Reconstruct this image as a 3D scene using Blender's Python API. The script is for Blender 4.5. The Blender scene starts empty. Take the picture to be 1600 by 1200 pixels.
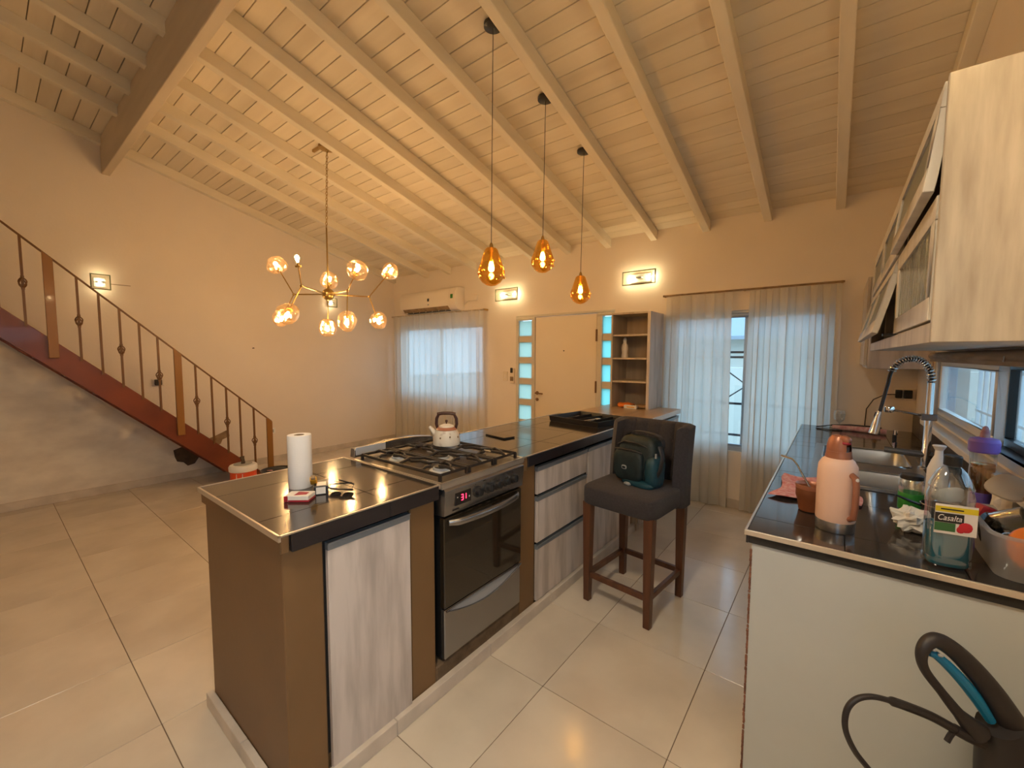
import bpy, bmesh, math, random
from mathutils import Vector, Matrix
from math import pi, sin, cos, radians as RD
random.seed(7)
D = bpy.data
SC = bpy.context.scene
COL = SC.collection

# ------------------------------------------------------------------ camera
cam = D.cameras.new('camera'); camo = D.objects.new('camera', cam); COL.objects.link(camo)
cam.sensor_fit = 'HORIZONTAL'; cam.sensor_width = 36.0; cam.lens = 649.3128*36/1600
cam.clip_start = .02; cam.clip_end = 200
yaw, pit, rol = RD(-38.01491418), RD(-4.04388956), RD(.17561321)
cf = Vector((sin(yaw)*cos(pit), cos(yaw)*cos(pit), sin(pit)))
cr = Vector((cos(yaw), -sin(yaw), 0)); cu = cr.cross(cf)
r2 = cr*cos(rol)+cu*sin(rol); u2 = cu*cos(rol)-cr*sin(rol)
camo.matrix_world = Matrix(((r2.x, u2.x, -cf.x, 0), (r2.y, u2.y, -cf.y, 0), (r2.z, u2.z, -cf.z, 1.5), (0, 0, 0, 1)))
SC.camera = camo
# ------------------------------------------------------------------ world, exposure
W = D.worlds.new('sky'); SC.world = W; W.use_nodes = True
bg = W.node_tree.nodes['Background']; bg.inputs[0].default_value = (.45, .71, .98, 1); bg.inputs[1].default_value = 2.45
SC.view_settings.view_transform = 'Standard'; SC.view_settings.look = 'None'
SC.view_settings.exposure = 0.62; SC.view_settings.gamma = 1; SC.view_settings.use_curve_mapping = False
BULB = 310.0      # chandelier bulbs
PEND = 210.0      # pendant bulbs
SCON = 125.0       # wall lamp bulbs
WALLFILL = 900.0  # added wall lamps out of view: kitchen and stair head
CEILFILL = 92.0     # added overhead fill lamp, out of view above the viewer
#    # unseen kitchen wall lamp, assumed and added; also the lamp added by the stair head
WARM = (1.0, .64, .29); WARM2 = (1.0, .79, .44)

# ------------------------------------------------------------------ materials
def mat(name, col, rough=.5, metal=0., var=0., scale=6., stretch=(1, 1, 1), bump=0., bscale=None, rnd=0., coat=0.,
        emit=None, es=0., col2=None, spec=None, detail=4, lo=.35, hi=.65, sheen=0.):
    m = D.materials.new(name); m.use_nodes = True; nt = m.node_tree; N = nt.nodes; L = nt.links
    b = N['Principled BSDF']; b.inputs['Base Color'].default_value = (*col, 1)
    b.inputs['Roughness'].default_value = rough; b.inputs['Metallic'].default_value = metal
    if coat: b.inputs['Coat Weight'].default_value = coat; b.inputs['Coat Roughness'].default_value = .05
    if spec is not None: b.inputs['Specular IOR Level'].default_value = spec
    if sheen: b.inputs['Sheen Weight'].default_value = sheen
    if emit: b.inputs['Emission Color'].default_value = (*emit, 1); b.inputs['Emission Strength'].default_value = es
    tc = N.new('ShaderNodeTexCoord'); mp = N.new('ShaderNodeMapping'); mp.inputs['Scale'].default_value = stretch
    L.new(tc.outputs['Object'], mp.inputs[0]); out = None
    if rnd or var or col2:
        oi = N.new('ShaderNodeObjectInfo'); va = N.new('ShaderNodeVectorMath'); va.operation = 'ADD'
        mu = N.new('ShaderNodeMath'); mu.operation = 'MULTIPLY'; mu.inputs[1].default_value = 37.
        L.new(oi.outputs['Random'], mu.inputs[0])
        L.new(mp.outputs[0], va.inputs[0]); L.new(mu.outputs[0], va.inputs[1]); src = va.outputs[0] if rnd else mp.outputs[0]
        nz = N.new('ShaderNodeTexNoise'); nz.inputs['Scale'].default_value = scale; nz.inputs['Detail'].default_value = detail
        L.new(src, nz.inputs['Vector'])
        rp = N.new('ShaderNodeValToRGB'); rp.color_ramp.elements[0].position = lo; rp.color_ramp.elements[1].position = hi
        c2 = col2 or tuple(c*(1-var) for c in col)
        rp.color_ramp.elements[0].color = (*c2, 1); rp.color_ramp.elements[1].color = (*col, 1)
        L.new(nz.outputs['Fac'], rp.inputs[0]); out = rp.outputs[0]
        if rnd:
            hs = N.new('ShaderNodeHueSaturation'); mr = N.new('ShaderNodeMapRange')
            mr.inputs[3].default_value = 1-rnd; mr.inputs[4].default_value = 1+rnd
            L.new(oi.outputs['Random'], mr.inputs[0]); L.new(mr.outputs[0], hs.inputs['Value']); L.new(out, hs.inputs['Color']); out = hs.outputs[0]
        L.new(out, b.inputs['Base Color'])
    if bump:
        n2 = N.new('ShaderNodeTexNoise'); n2.inputs['Scale'].default_value = bscale or scale; n2.inputs['Detail'].default_value = 5
        L.new(mp.outputs[0], n2.inputs['Vector']); bp = N.new('ShaderNodeBump'); bp.inputs['Strength'].default_value = bump
        bp.inputs['Distance'].default_value = .01; L.new(n2.outputs['Fac'], bp.inputs['Height']); L.new(bp.outputs[0], b.inputs['Normal'])
    return m
def glass(name, col, rough=.03, gl=.12, edge=.5, gcol=(1, 1, 1)):
    m = D.materials.new(name); m.use_nodes = True; nt = m.node_tree; N = nt.nodes; L = nt.links
    N.remove(N['Principled BSDF']); o = N['Material Output']
    t = N.new('ShaderNodeBsdfTransparent'); t.inputs[0].default_value = (*col, 1)
    g = N.new('ShaderNodeBsdfGlossy'); g.inputs['Roughness'].default_value = rough; g.inputs['Color'].default_value = (*gcol, 1)
    lw = N.new('ShaderNodeLayerWeight'); lw.inputs[0].default_value = .35
    mr = N.new('ShaderNodeMapRange'); mr.inputs[3].default_value = gl; mr.inputs[4].default_value = edge
    mx = N.new('ShaderNodeMixShader'); L.new(lw.outputs['Facing'], mr.inputs[0]); L.new(mr.outputs[0], mx.inputs[0])
    L.new(t.outputs[0], mx.inputs[1]); L.new(g.outputs[0], mx.inputs[2]); L.new(mx.outputs[0], o.inputs[0]); return m
def transl(name, col, fac=.6, tr=0., bump=0.):
    m = D.materials.new(name); m.use_nodes = True; nt = m.node_tree; N = nt.nodes; L = nt.links
    N.remove(N['Principled BSDF']); o = N['Material Output']
    d = N.new('ShaderNodeBsdfDiffuse'); d.inputs[0].default_value = (*col, 1)
    t = N.new('ShaderNodeBsdfTranslucent'); t.inputs[0].default_value = (*col, 1)
    mx = N.new('ShaderNodeMixShader'); mx.inputs[0].default_value = fac
    L.new(d.outputs[0], mx.inputs[1]); L.new(t.outputs[0], mx.inputs[2]); s = mx.outputs[0]
    if tr:
        tp = N.new('ShaderNodeBsdfTransparent'); m2 = N.new('ShaderNodeMixShader'); m2.inputs[0].default_value = tr
        L.new(s, m2.inputs[1]); L.new(tp.outputs[0], m2.inputs[2]); s = m2.outputs[0]
    L.new(s, o.inputs[0]); return m
def emis(name, col, s):
    m = D.materials.new(name); m.use_nodes = True; N = m.node_tree.nodes; L = m.node_tree.links
    N.remove(N['Principled BSDF']); e = N.new('ShaderNodeEmission'); e.inputs[0].default_value = (*col, 1); e.inputs[1].default_value = s
    L.new(e.outputs[0], N['Material Output'].inputs[0]); return m

M = dict(
 wall=mat('wall paint', (.80, .71, .61), .75, var=.05, scale=1.3, bump=.12, bscale=40),
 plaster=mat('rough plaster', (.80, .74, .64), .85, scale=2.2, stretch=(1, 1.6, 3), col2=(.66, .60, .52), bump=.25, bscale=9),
 stain=mat('dark stain', (.10, .07, .045), .9, var=.4, scale=14),
 stain2=mat('brown stain', (.33, .22, .12), .9, var=.4, scale=14),
 board=mat('limed ceiling board', (.80, .71, .56), .6, scale=1.2, stretch=(.5, 6, 6), col2=(.70, .61, .47), rnd=.06, bump=.08, bscale=8),
 rafter=mat('limed rafter', (.80, .72, .58), .55, var=.1, scale=2, stretch=(4, .4, 4), bump=.05),
 deck=mat('roof deck', (.22, .15, .09), .9),
 beam=mat('roof beam', (.62, .52, .39), .6, var=.12, scale=2, stretch=(.5, 4, 4)),
 tile=mat('porcelain floor tile', (.68, .60, .49), .17, scale=2.6, col2=(.57, .495, .40), rnd=.03, bump=.03, bscale=5, detail=6),
 railm=mat('anodised rail', (.24, .27, .30), .35, .4),
 skirt=mat('skirting tile', (.64, .56, .47), .35, var=.18, scale=7),
 grout=mat('grout', (.16, .11, .07), .9),
 brown=mat('brown island paint', (.185, .10, .038), .5, var=.1, scale=3, bump=.03, bscale=30),
 brownd=mat('rough brown cement', (.17, .11, .06), .9, var=.4, scale=20, bump=.3, bscale=50),
 black=mat('black polished tile', (.036, .030, .027), .13, var=.25, scale=9, spec=.6, coat=.25),
 ctile=mat('black edge tile', (.022, .018, .02), .28, spec=.5),
 trim=mat('aluminium trim', (.72, .66, .58), .3, .85),
 alu=mat('brushed aluminium', (.52, .55, .59), .42, .35),
 lam=mat('whitewashed laminate', (.62, .55, .50), .5, scale=5, stretch=(3.2, 3.2, .45), col2=(.42, .365, .325), detail=10, lo=.33, hi=.58),
 lamd=mat('light flap laminate', (.66, .60, .50), .45, scale=5, stretch=(3.5, 3.5, .6), col2=(.54, .48, .39), detail=8, lo=.3, hi=.6),
 lams=mat('knotty pale laminate', (.50, .42, .31), .5, scale=7, stretch=(4.5, 4.5, .55), col2=(.35, .28, .20), detail=12, lo=.34, hi=.62),
 laml=mat('pale laminate', (.54, .46, .355), .5, scale=5, stretch=(3.5, 3.5, .35), col2=(.38, .32, .24), detail=8, lo=.3, hi=.6),
 shelf=mat('oak shelf laminate', (.50, .42, .31), .5, scale=4, stretch=(4, 4, .4), col2=(.40, .33, .24), detail=7),
 woodtop=mat('oak bar top', (.50, .36, .22), .3, scale=4, stretch=(5, .5, 5), col2=(.38, .26, .15), detail=7),
 dark=mat('dark carcass', (.02, .018, .015), .7),
 white=mat('white paint', (.78, .76, .72), .45),
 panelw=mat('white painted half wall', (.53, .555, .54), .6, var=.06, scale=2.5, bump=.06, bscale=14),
 chip=mat('chipped terracotta edge', (.28, .12, .07), .9, var=.5, scale=30),
 creamdoor=mat('cream door paint', (.74, .64, .50), .45, var=.03, scale=2),
 frameg=mat('pale door frame', (.60, .54, .44), .5),
 steel=mat('stainless steel', (.30, .29, .285), .26, .9, bump=.02, bscale=60, stretch=(1, 1, 1)),
 sink=mat('sink steel', (.36, .38, .40), .3, .95),
 chrome=mat('chrome', (.78, .79, .80), .12, 1.),
 iron=mat('cast iron', (.022, .017, .015), .45),
 enamel=mat('brown enamel', (.10, .075, .05), .3, .35),
 ovenglass=mat('oven door glass', (.024, .017, .010), .05, spec=.5, coat=.12),
 bplast=mat('black plastic', (.015, .014, .014), .35),
 stair=mat('red brown stair wood', (.20, .042, .012), .4, scale=4, stretch=(4, .6, .6), col2=(.13, .026, .008), coat=.2),
 newel=mat('orange brown steel', (.26, .115, .022), .4, coat=.1),
 rod=mat('bronze painted iron', (.15, .065, .018), .45),
 brass=mat('aged brass', (.42, .27, .09), .3, .95),
 fabric=mat('charcoal fabric', (.044, .037, .040), .95, var=.25, scale=90, sheen=.08, bump=.15, bscale=300),
 legw=mat('walnut leg', (.13, .048, .020), .35, scale=5, stretch=(5, 5, .5), col2=(.08, .028, .012)),
 bag=mat('dark green nylon', (.008, .020, .023), .6, var=.4, scale=20, bump=.2, bscale=60),
 bagt=mat('teal nylon', (.008, .055, .080), .5, var=.5, scale=14, bump=.3, bscale=30),
 curtain=transl('sheer linen curtain', (.80, .77, .70), .55, .10),
 net=transl('net curtain', (.80, .86, .88), .6, .35),
 frost=transl('frosted sidelight glass', (.56, .90, .86), .95),
 frost2=transl('frosted sidelight glass, pale', (.70, .77, .68), .95),
 wglass=glass('window glass', (.93, .97, .98), .02, .05, .4),
 globe=glass('clear lamp glass', (1., .93, .84), .20, .17, .9, (1., .84, .64)),
 amber=glass('amber lamp glass', (.98, .70, .22), .04, .16, .8, (1., .72, .30)),
 clear=glass('clear plastic', (.90, .93, .94), .08, .12, .7),
 clearb=transl('milky plastic', (.72, .70, .66), .6, .45),
 liquid=mat('blue liquid', (.02, .17, .24), .12, coat=.3),
 goldl=glass('amber liquid', (.75, .50, .25), .15, .2, .5, (.9, .7, .4)),
 cabglass=mat('patterned cabinet glass', (.19, .20, .15), .12, spec=.9, scale=7, var=.5, stretch=(1, 2, .8), bump=1.2, bscale=11),
 cabglass2=mat('frosted cabinet glass', (.18, .19, .14), .35, var=.15, scale=4),
 ac=mat('glossy white plastic', (.80, .72, .62), .2),
 paper=mat('white paper', (.80, .78, .76), .9, bump=.15, bscale=60),
 crump=mat('crumpled paper', (.74, .70, .62), .9, bump=.4, bscale=20),
 red=mat('red card', (.35, .02, .03), .5), yellow=mat('yellow plastic', (.75, .38, .03), .5),
 orange=mat('orange plastic', (.80, .20, .02), .4), orangej=mat('orange red plastic', (.70, .075, .015), .35),
 pinkc=mat('pink checked cloth', (.62, .20, .20), .95, scale=60, col2=(.72, .42, .40), detail=1, bump=.3, bscale=80),
 pinkl=mat('pale pink cloth', (.62, .42, .42), .95, scale=40, col2=(.45, .22, .25), detail=2),
 peach=mat('peach enamel', (.82, .54, .40), .45), copper=mat('coppery plastic', (.40, .16, .09), .35, .3),
 leather=mat('brown leather', (.22, .065, .02), .45, var=.3, scale=12), mate=mat('wet mate leaves', (.04, .035, .015), .8),
 green=mat('green label', (.03, .22, .03), .5), ceramic=mat('speckled enamel', (.74, .68, .58), .3, scale=30, col2=(.52, .42, .34), lo=.3, hi=.45),
 rust=mat('reddish kettle band', (.42, .17, .10), .4), woodh=mat('dark handle wood', (.06, .02, .012), .4),
 purple=mat('purple plastic', (.28, .17, .72), .4), whitep=mat('white translucent plastic', (.78, .76, .74), .4),
 greyb=mat('beige spatula silicone', (.40, .35, .28), .5), blue=mat('blue rubber', (.0, .17, .36), .4),
 ddark=mat('dark rubber', (.016, .013, .014), .5), grey=mat('grey plastic', (.30, .31, .32), .5),
 glow=emis('warm bulb', WARM, BULB), glowp=emis('pendant filament', WARM, PEND), glows=emis('wall lamp tube', WARM2, SCON),
 glowc=emis('fill lamp diffuser', (1, .84, .62), CEILFILL),
 glowadd=emis('added wall lamp tube', (1, .72, .38), WALLFILL), led=emis('red display', (1, .03, .08), 3.),
 lens=glass('frosted lamp plate', (.96, .96, .90), .35, .14, .35), greenedge=mat('greenish glass edge', (.13, .15, .08), .3),
 ext=mat('exterior wall', (.66, .74, .76), .9, var=.12, scale=3), extg=mat('exterior ground', (.30, .32, .30), .9),
 extroof=mat('neighbour roof', (.30, .34, .38), .8), extw=mat('neighbour parapet', (.72, .66, .56), .9),
 extbar=mat('painted grille', (.05, .05, .06), .6), extbw=mat('white grille', (.80, .84, .85), .6),
 lblw=mat('label white', (.78, .72, .64), .5), lbly=mat('label yellow', (.72, .55, .02), .5), lblk=mat('label black', (.02, .015, .012), .5),
 lblg=mat('label green', (.04, .14, .04), .5), lblr=mat('label red', (.55, .02, .03), .5), txt=mat('label lettering', (.85, .80, .72), .5),
 valance=mat('rolled blind cloth', (.36, .28, .21), .9, var=.3, scale=12, stretch=(1, .4, 5)),
)

for n_ in M['cabglass'].node_tree.nodes:
    if n_.type == 'BUMP': n_.inputs['Distance'].default_value = .05; n_.inputs['Strength'].default_value = 1
M['cabglass'].node_tree.nodes['Principled BSDF'].inputs['Roughness'].default_value = .07
# ------------------------------------------------------------------ mesh builder
class MB:
    def __init__(s): s.v = []; s.f = []; s.m = []; s.k = 0
    def add(s, vs, fs, k=None):
        o = len(s.v); s.v += [tuple(p) for p in vs]; s.f += [tuple(i+o for i in f) for f in fs]; s.m += [s.k if k is None else k]*len(fs); return s
    def box(s, x0, x1, y0, y1, z0, z1, T=None, k=None):
        vs = [Vector((x, y, z)) for x in (x0, x1) for y in (y0, y1) for z in (z0, z1)]
        if T: vs = [T @ p for p in vs]
        return s.add(vs, [(0, 1, 3, 2), (4, 6, 7, 5), (0, 4, 5, 1), (2, 3, 7, 6), (0, 2, 6, 4), (1, 5, 7, 3)], k)
    def cbox(s, c, d, T=None, k=None):
        return s.box(c[0]-d[0]/2, c[0]+d[0]/2, c[1]-d[1]/2, c[1]+d[1]/2, c[2]-d[2]/2, c[2]+d[2]/2, T, k)
    def prism(s, pts, lo, hi, axis='z', T=None, k=None):
        n = len(pts); vs = []
        for h in (lo, hi):
            for a, b in pts: vs.append(Vector((a, b, h) if axis == 'z' else (h, a, b) if axis == 'x' else (a, h, b)))
        if T: vs = [T @ p for p in vs]
        return s.add(vs, [tuple(range(n))[::-1], tuple(range(n, 2*n))]+[(i, (i+1) % n, n+(i+1) % n, n+i) for i in range(n)], k)
    def tube(s, path, r, seg=8, T=None, k=None, caps=True, flat=None):
        P = [Vector(p) for p in path]; n = len(P); R = r if isinstance(r, (list, tuple)) else [r]*n
        vs = []; up = None
        for i, p in enumerate(P):
            d = (P[min(i+1, n-1)]-P[max(i-1, 0)]).normalized()
            if up is None: up = Vector((0, 0, 1)) if abs(d.z) < .9 else Vector((1, 0, 0))
            a = d.cross(up); a = a.normalized() if a.length > 1e-6 else Vector((1, 0, 0)); b = a.cross(d).normalized(); up = b
            for j in range(seg):
                t = 2*pi*j/seg; q = p+R[i]*(a*cos(t)+b*sin(t)*(flat or 1)); vs.append(T @ q if T else q)
        fs = [(i*seg+j, i*seg+(j+1) % seg, (i+1)*seg+(j+1) % seg, (i+1)*seg+j) for i in range(n-1) for j in range(seg)]
        if caps: fs += [tuple(range(seg))[::-1], tuple(range((n-1)*seg, n*seg))]
        return s.add(vs, fs, k)
    def lathe(s, prof, c=(0, 0, 0), seg=24, T=None, k=None, sx=1, sy=1, a0=0., a1=2*pi, sq=None):
        full = abs(a1-a0-2*pi) < 1e-6; n = seg if full else seg+1; vs = []
        for r, z in prof:
            for j in range(n):
                t = a0+(a1-a0)*j/seg; ca, sa = cos(t), sin(t)
                if sq: ca = math.copysign(abs(ca)**sq, ca); sa = math.copysign(abs(sa)**sq, sa)
                q = Vector((c[0]+max(r, 1e-4)*sx*ca, c[1]+max(r, 1e-4)*sy*sa, c[2]+z)); vs.append(T @ q if T else q)
        fs = []
        for i in range(len(prof)-1):
            for j in range(seg if full else seg): 
                j2 = (j+1) % n; fs.append((i*n+j, i*n+j2, (i+1)*n+j2, (i+1)*n+j))
        if full:
            if prof[0][0] > 1e-3: fs.append(tuple(range(n))[::-1])
            if prof[-1][0] > 1e-3: fs.append(tuple(range((len(prof)-1)*n, len(prof)*n)))
        return s.add(vs, fs, k)
    def shell(s, prof, c=(0, 0, 0), seg=24, **kw):   # open lathe, no caps
        n0 = len(s.f); s.lathe(prof, c, seg, **kw)
        keep = [i for i in range(n0, len(s.f)) if len(s.f[i]) == 4]
        s.f = s.f[:n0]+[s.f[i] for i in keep]; s.m = s.m[:n0]+[s.m[i] for i in range(len(s.m))[n0:] if i in set(keep)]; return s
    def sell(s, c, r, e=.5, seg=16, rings=10, T=None, k=None, fn=None):
        vs = []
        def pw(a, e): return math.copysign(abs(a)**e, a)
        for i in range(rings+1):
            ph = -pi/2+pi*i/rings
            for j in range(seg):
                t = 2*pi*j/seg
                p = Vector((pw(cos(ph), e)*pw(cos(t), e), pw(cos(ph), e)*pw(sin(t), e), pw(sin(ph), e)))
                if fn: p = fn(p)
                q = Vector((c[0]+r[0]*p.x, c[1]+r[1]*p.y, c[2]+r[2]*p.z)); vs.append(T @ q if T else q)
        fs = [(i*seg+j, i*seg+(j+1) % seg, (i+1)*seg+(j+1) % seg, (i+1)*seg+j) for i in range(rings) for j in range(seg)]
        return s.add(vs, fs, k)
    def grid(s, fn, nu, nv, T=None, k=None, thick=None):
        vs = [Vector(fn(i/nu, j/nv)) for i in range(nu+1) for j in range(nv+1)]; w = nv+1
        fs = [(i*w+j, (i+1)*w+j, (i+1)*w+j+1, i*w+j+1) for i in range(nu) for j in range(nv)]
        if T: vs = [T @ p for p in vs]
        if thick:
            o = len(vs); vs += [p-Vector(thick) for p in vs]; fs += [tuple(q+o for q in f)[::-1] for f in fs]
            for i in range(nu): fs += [(i*w, i*w+o, (i+1)*w+o, (i+1)*w), (i*w+nv, (i+1)*w+nv, (i+1)*w+nv+o, i*w+nv+o)]
            for j in range(nv): fs += [(j, j+1, j+1+o, j+o), (nu*w+j, nu*w+j+o, nu*w+j+1+o, nu*w+j+1)]
        return s.add(vs, fs, k)
    def mesh(s, name, mats, bevel=0, seg=1, smooth=True, ang=35, weld=True):
        me = D.meshes.new(name); me.from_pydata(s.v, [], s.f)
        for m in (mats if isinstance(mats, (list, tuple)) else [mats]): me.materials.append(M[m] if isinstance(m, str) else m)
        for p, k in zip(me.polygons, s.m): p.material_index = k
        bm = bmesh.new(); bm.from_mesh(me)
        if weld: bmesh.ops.remove_doubles(bm, verts=bm.verts, dist=1e-5)
        bmesh.ops.recalc_face_normals(bm, faces=bm.faces)
        if bevel:
            ed = [e for e in bm.edges if len(e.link_faces) == 2 and e.calc_face_angle(0) > RD(40)]
            bmesh.ops.bevel(bm, geom=ed, offset=bevel, segments=seg, affect='EDGES', profile=.5, clamp_overlap=True)
        bm.to_mesh(me); bm.free()
        if smooth:
            for p in me.polygons: p.use_smooth = True
            me.set_sharp_from_angle(angle=RD(ang))
        return me
    def build(s, name, mats, parent=None, loc=None, rot=None, **kw):
        o = D.objects.new(name, s.mesh(name, mats, **kw)); COL.objects.link(o)
        if parent: o.parent = parent
        if loc: o.location = loc
        if rot: o.rotation_euler = rot
        return o
def tag(o, label=None, cat=None, group=None, kind=None):
    if label: o['label'] = label
    if cat: o['category'] = cat
    if group: o['group'] = group
    if kind: o['kind'] = kind
    return o
def thing(name, label, cat, loc=(0, 0, 0), rz=0, group=None):
    o = D.objects.new(name, None); COL.objects.link(o); o.location = loc; o.rotation_euler = (0, 0, rz); o.empty_display_size = .05
    return tag(o, label, cat, group)
def struct(name, mb, m, label=None, **kw):
    o = mb.build(name, m, **kw) if mb else thing(name, None, None)
    o['kind'] = 'structure'
    if label: o['label'] = label
    return o
def copy_tree(o, parent=None):
    c = o.copy(); COL.objects.link(c)
    if parent: c.parent = parent
    for ch in list(o.children): copy_tree(ch, c)
    return c
def box(name, b, m, parent=None, bevel=.002, T=None, **kw): return MB().box(*b, T).build(name, m, parent, bevel=bevel, **kw)
def text(name, s, size, m, parent, T, ext=.0004, shear=0.):
    cu = D.curves.new(name, 'FONT'); cu.body = s; cu.size = size; cu.extrude = ext; cu.align_x = 'CENTER'; cu.align_y = 'CENTER'; cu.shear = shear
    to = D.objects.new(name, cu); COL.objects.link(to); bpy.context.view_layer.update()
    me = D.meshes.new_from_object(to.evaluated_get(bpy.context.evaluated_depsgraph_get())); D.objects.remove(to)
    me.transform(T); me.materials.clear(); me.materials.append(M[m]); o = D.objects.new(name, me); COL.objects.link(o); o.parent = parent; return o
def TR(loc, rx=0, ry=0, rz=0): return Matrix.Translation(loc) @ Matrix.Rotation(rz, 4, 'Z') @ Matrix.Rotation(ry, 4, 'Y') @ Matrix.Rotation(rx, 4, 'X')

def sash(par, a, b, z0, z1, y, w=.035, m='grey', axis='y'):
    mb = MB()
    if axis == 'y': mb.box(a, b, y, y+.03, z0, z0+w).box(a, b, y, y+.03, z1-w, z1).box(a, a+w, y, y+.03, z0+w, z1-w).box(b-w, b, y, y+.03, z0+w, z1-w)
    else: mb.box(y, y+.03, a, b, z0, z0+w).box(y, y+.03, a, b, z1-w, z1).box(y, y+.03, a, a+w, z0+w, z1-w).box(y, y+.03, b-w, b, z0+w, z1-w)
    f = mb.build('sash', m, par, bevel=.002)
    g = MB()
    if axis == 'y': g.box(a+w, b-w, y+.013, y+.017, z0+w, z1-w)
    else: g.box(y+.013, y+.017, a+w, b-w, z0+w, z1-w)
    g.build('pane', 'wglass', f, smooth=False); return f
XL, XR, YF, YB = -6.13, .50, 4.50, -2.6
SL = .256
def zb(y): return 2.82+SL*(YF-y)       # underside of the boards
# ================================================================== STRUCTURE
# floor
fl = struct('floor', MB().box(XL-.2, XR+.2, YB-.2, YF+.2, -.12, -.003), 'grout')
tx, ty = .5535, .5595
tm = MB().box(.0015, tx-.0015, .0015, ty-.0015, -.006, 0).mesh('floor_tile', 'tile', bevel=.0012)
for i in range(-11, 3):
    for j in range(-6, 9):
        x0 = -.432+i*tx; y0 = .376+j*ty
        if x0+tx < XL or x0 > XR or y0+ty < YB or y0 > YF: continue
        if x0+tx > XR+.2 or x0 < XL-.2 or y0+ty > YF+.2: 
            a, b_, c, d = max(x0, XL-.1), min(x0+tx, XR+.1), max(y0, YB), min(y0+ty, YF+.1)
            o = D.objects.new('floor_tile', MB().box(.0015, b_-a-.0015, .0015, d-c-.0015, -.006, 0).mesh('floor_tile', 'tile', bevel=.0012)); o.location = (a, c, 0)
        else:
            o = D.objects.new('floor_tile', tm); o.location = (x0, y0, 0)
        COL.objects.link(o); o.parent = fl
# walls
H1, H2 = 2.04, 1.95
wf = MB()
ops = [(-5.92, -4.06, .80, 1.97), (-3.44, -2.03, 0, 2.02), (-1.42, -.04, .56, 1.93)]
xs = XL-.15
for a, b, z0, z1 in ops:
    wf.box(xs, a, YF, YF+.15, 0, 3.0); wf.box(a, b, YF, YF+.15, z1, 3.0)
    if z0 > 0: wf.box(a, b, YF, YF+.15, 0, z0)
    xs = b
wf.box(xs, XR+.15, YF, YF+.15, 0, 3.0)
struct('wall_front', wf, 'wall')
wl = MB().prism([(YB, 0), (YF, 0), (YF, zb(YF)+.02), (YB, zb(YB)+.02)], XL-.15, XL, 'x'); wl = struct('wall_left', wl, 'wall')
# rough plaster below the stair, its grey partly daylight put into the colour
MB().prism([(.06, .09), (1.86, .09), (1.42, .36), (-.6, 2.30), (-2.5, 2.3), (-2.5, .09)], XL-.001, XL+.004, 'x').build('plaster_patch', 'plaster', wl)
def blob(name, pts, m, parent, x): MB().prism(pts, x-.004, x+.003, 'x').build(name, m, parent, smooth=False)
blob('damp_stain', [(1.35, .36), (1.44, .39), (1.56, .32), (1.60, .24), (1.55, .165), (1.48, .15), (1.44, .20), (1.38, .22), (1.36, .28)], 'stain', wl, XL+.006)
blob('damp_stain', [(1.66, .43), (1.78, .47), (1.92, .53), (1.93, .44), (1.85, .41), (1.83, .36), (1.77, .34), (1.74, .39), (1.68, .40)], 'stain2', wl, XL+.003)
blob('wall_chip', [(2.235, 1.575), (2.25, 1.585), (2.265, 1.578), (2.262, 1.57), (2.24, 1.568)], 'stain', wl, XL+.003)
# right wall with window opening
WY0, WY1, WZ0, WZ1 = 1.35, 3.76, 1.10, 1.51
V0, V1, VZ0, VZ1 = -1.3, .75, .95, 2.0      # second window, assumed behind the viewer and added to let in daylight
wr = MB().box(XR, XR+.15, YB, V0, 0, WZ1).box(XR, XR+.15, V0, V1, 0, VZ0).box(XR, XR+.15, V1, YF, 0, WZ0).box(XR, XR+.15, V1, WY0, WZ0, WZ1).box(XR, XR+.15, WY1, YF, WZ0, WZ1)
wr.prism([(V1, WZ1), (YF, WZ1), (YF, zb(YF)+.02), (V1, zb(V1)+.02)], XR, XR+.15, 'x').prism([(YB, WZ1), (V0, WZ1), (V0, zb(V0)+.02), (YB, zb(YB)+.02)], XR, XR+.15, 'x').prism([(V0, VZ1), (V1, VZ1), (V1, zb(V1)+.02), (V0, zb(V0)+.02)], XR, XR+.15, 'x')
wr = struct('wall_right', wr, 'wall')
struct('wall_back', MB().box(XL-.15, XR+.15, YB-.15, YB, 0, 4.9), 'wall')
struct('baseboard_left', MB().box(XL, XL+.012, YB, YF, 0, .085), 'skirt', bevel=.003)
bbf = MB()
for a, b in ((XL+.012, -3.5), (-1.24, -.24)): bbf.box(a, b, YF-.012, YF, 0, .085)
struct('baseboard_front', bbf, 'skirt', bevel=.003)
# ceiling
cT = lambda y: TR((0, y, zb(y)), rx=-math.atan(SL))
cg = MB().box(XL-.15, XR+.15, YB-.3, YF+.35, .016, .10, TR((0, 0, zb(0)), rx=-math.atan(SL)))
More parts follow.
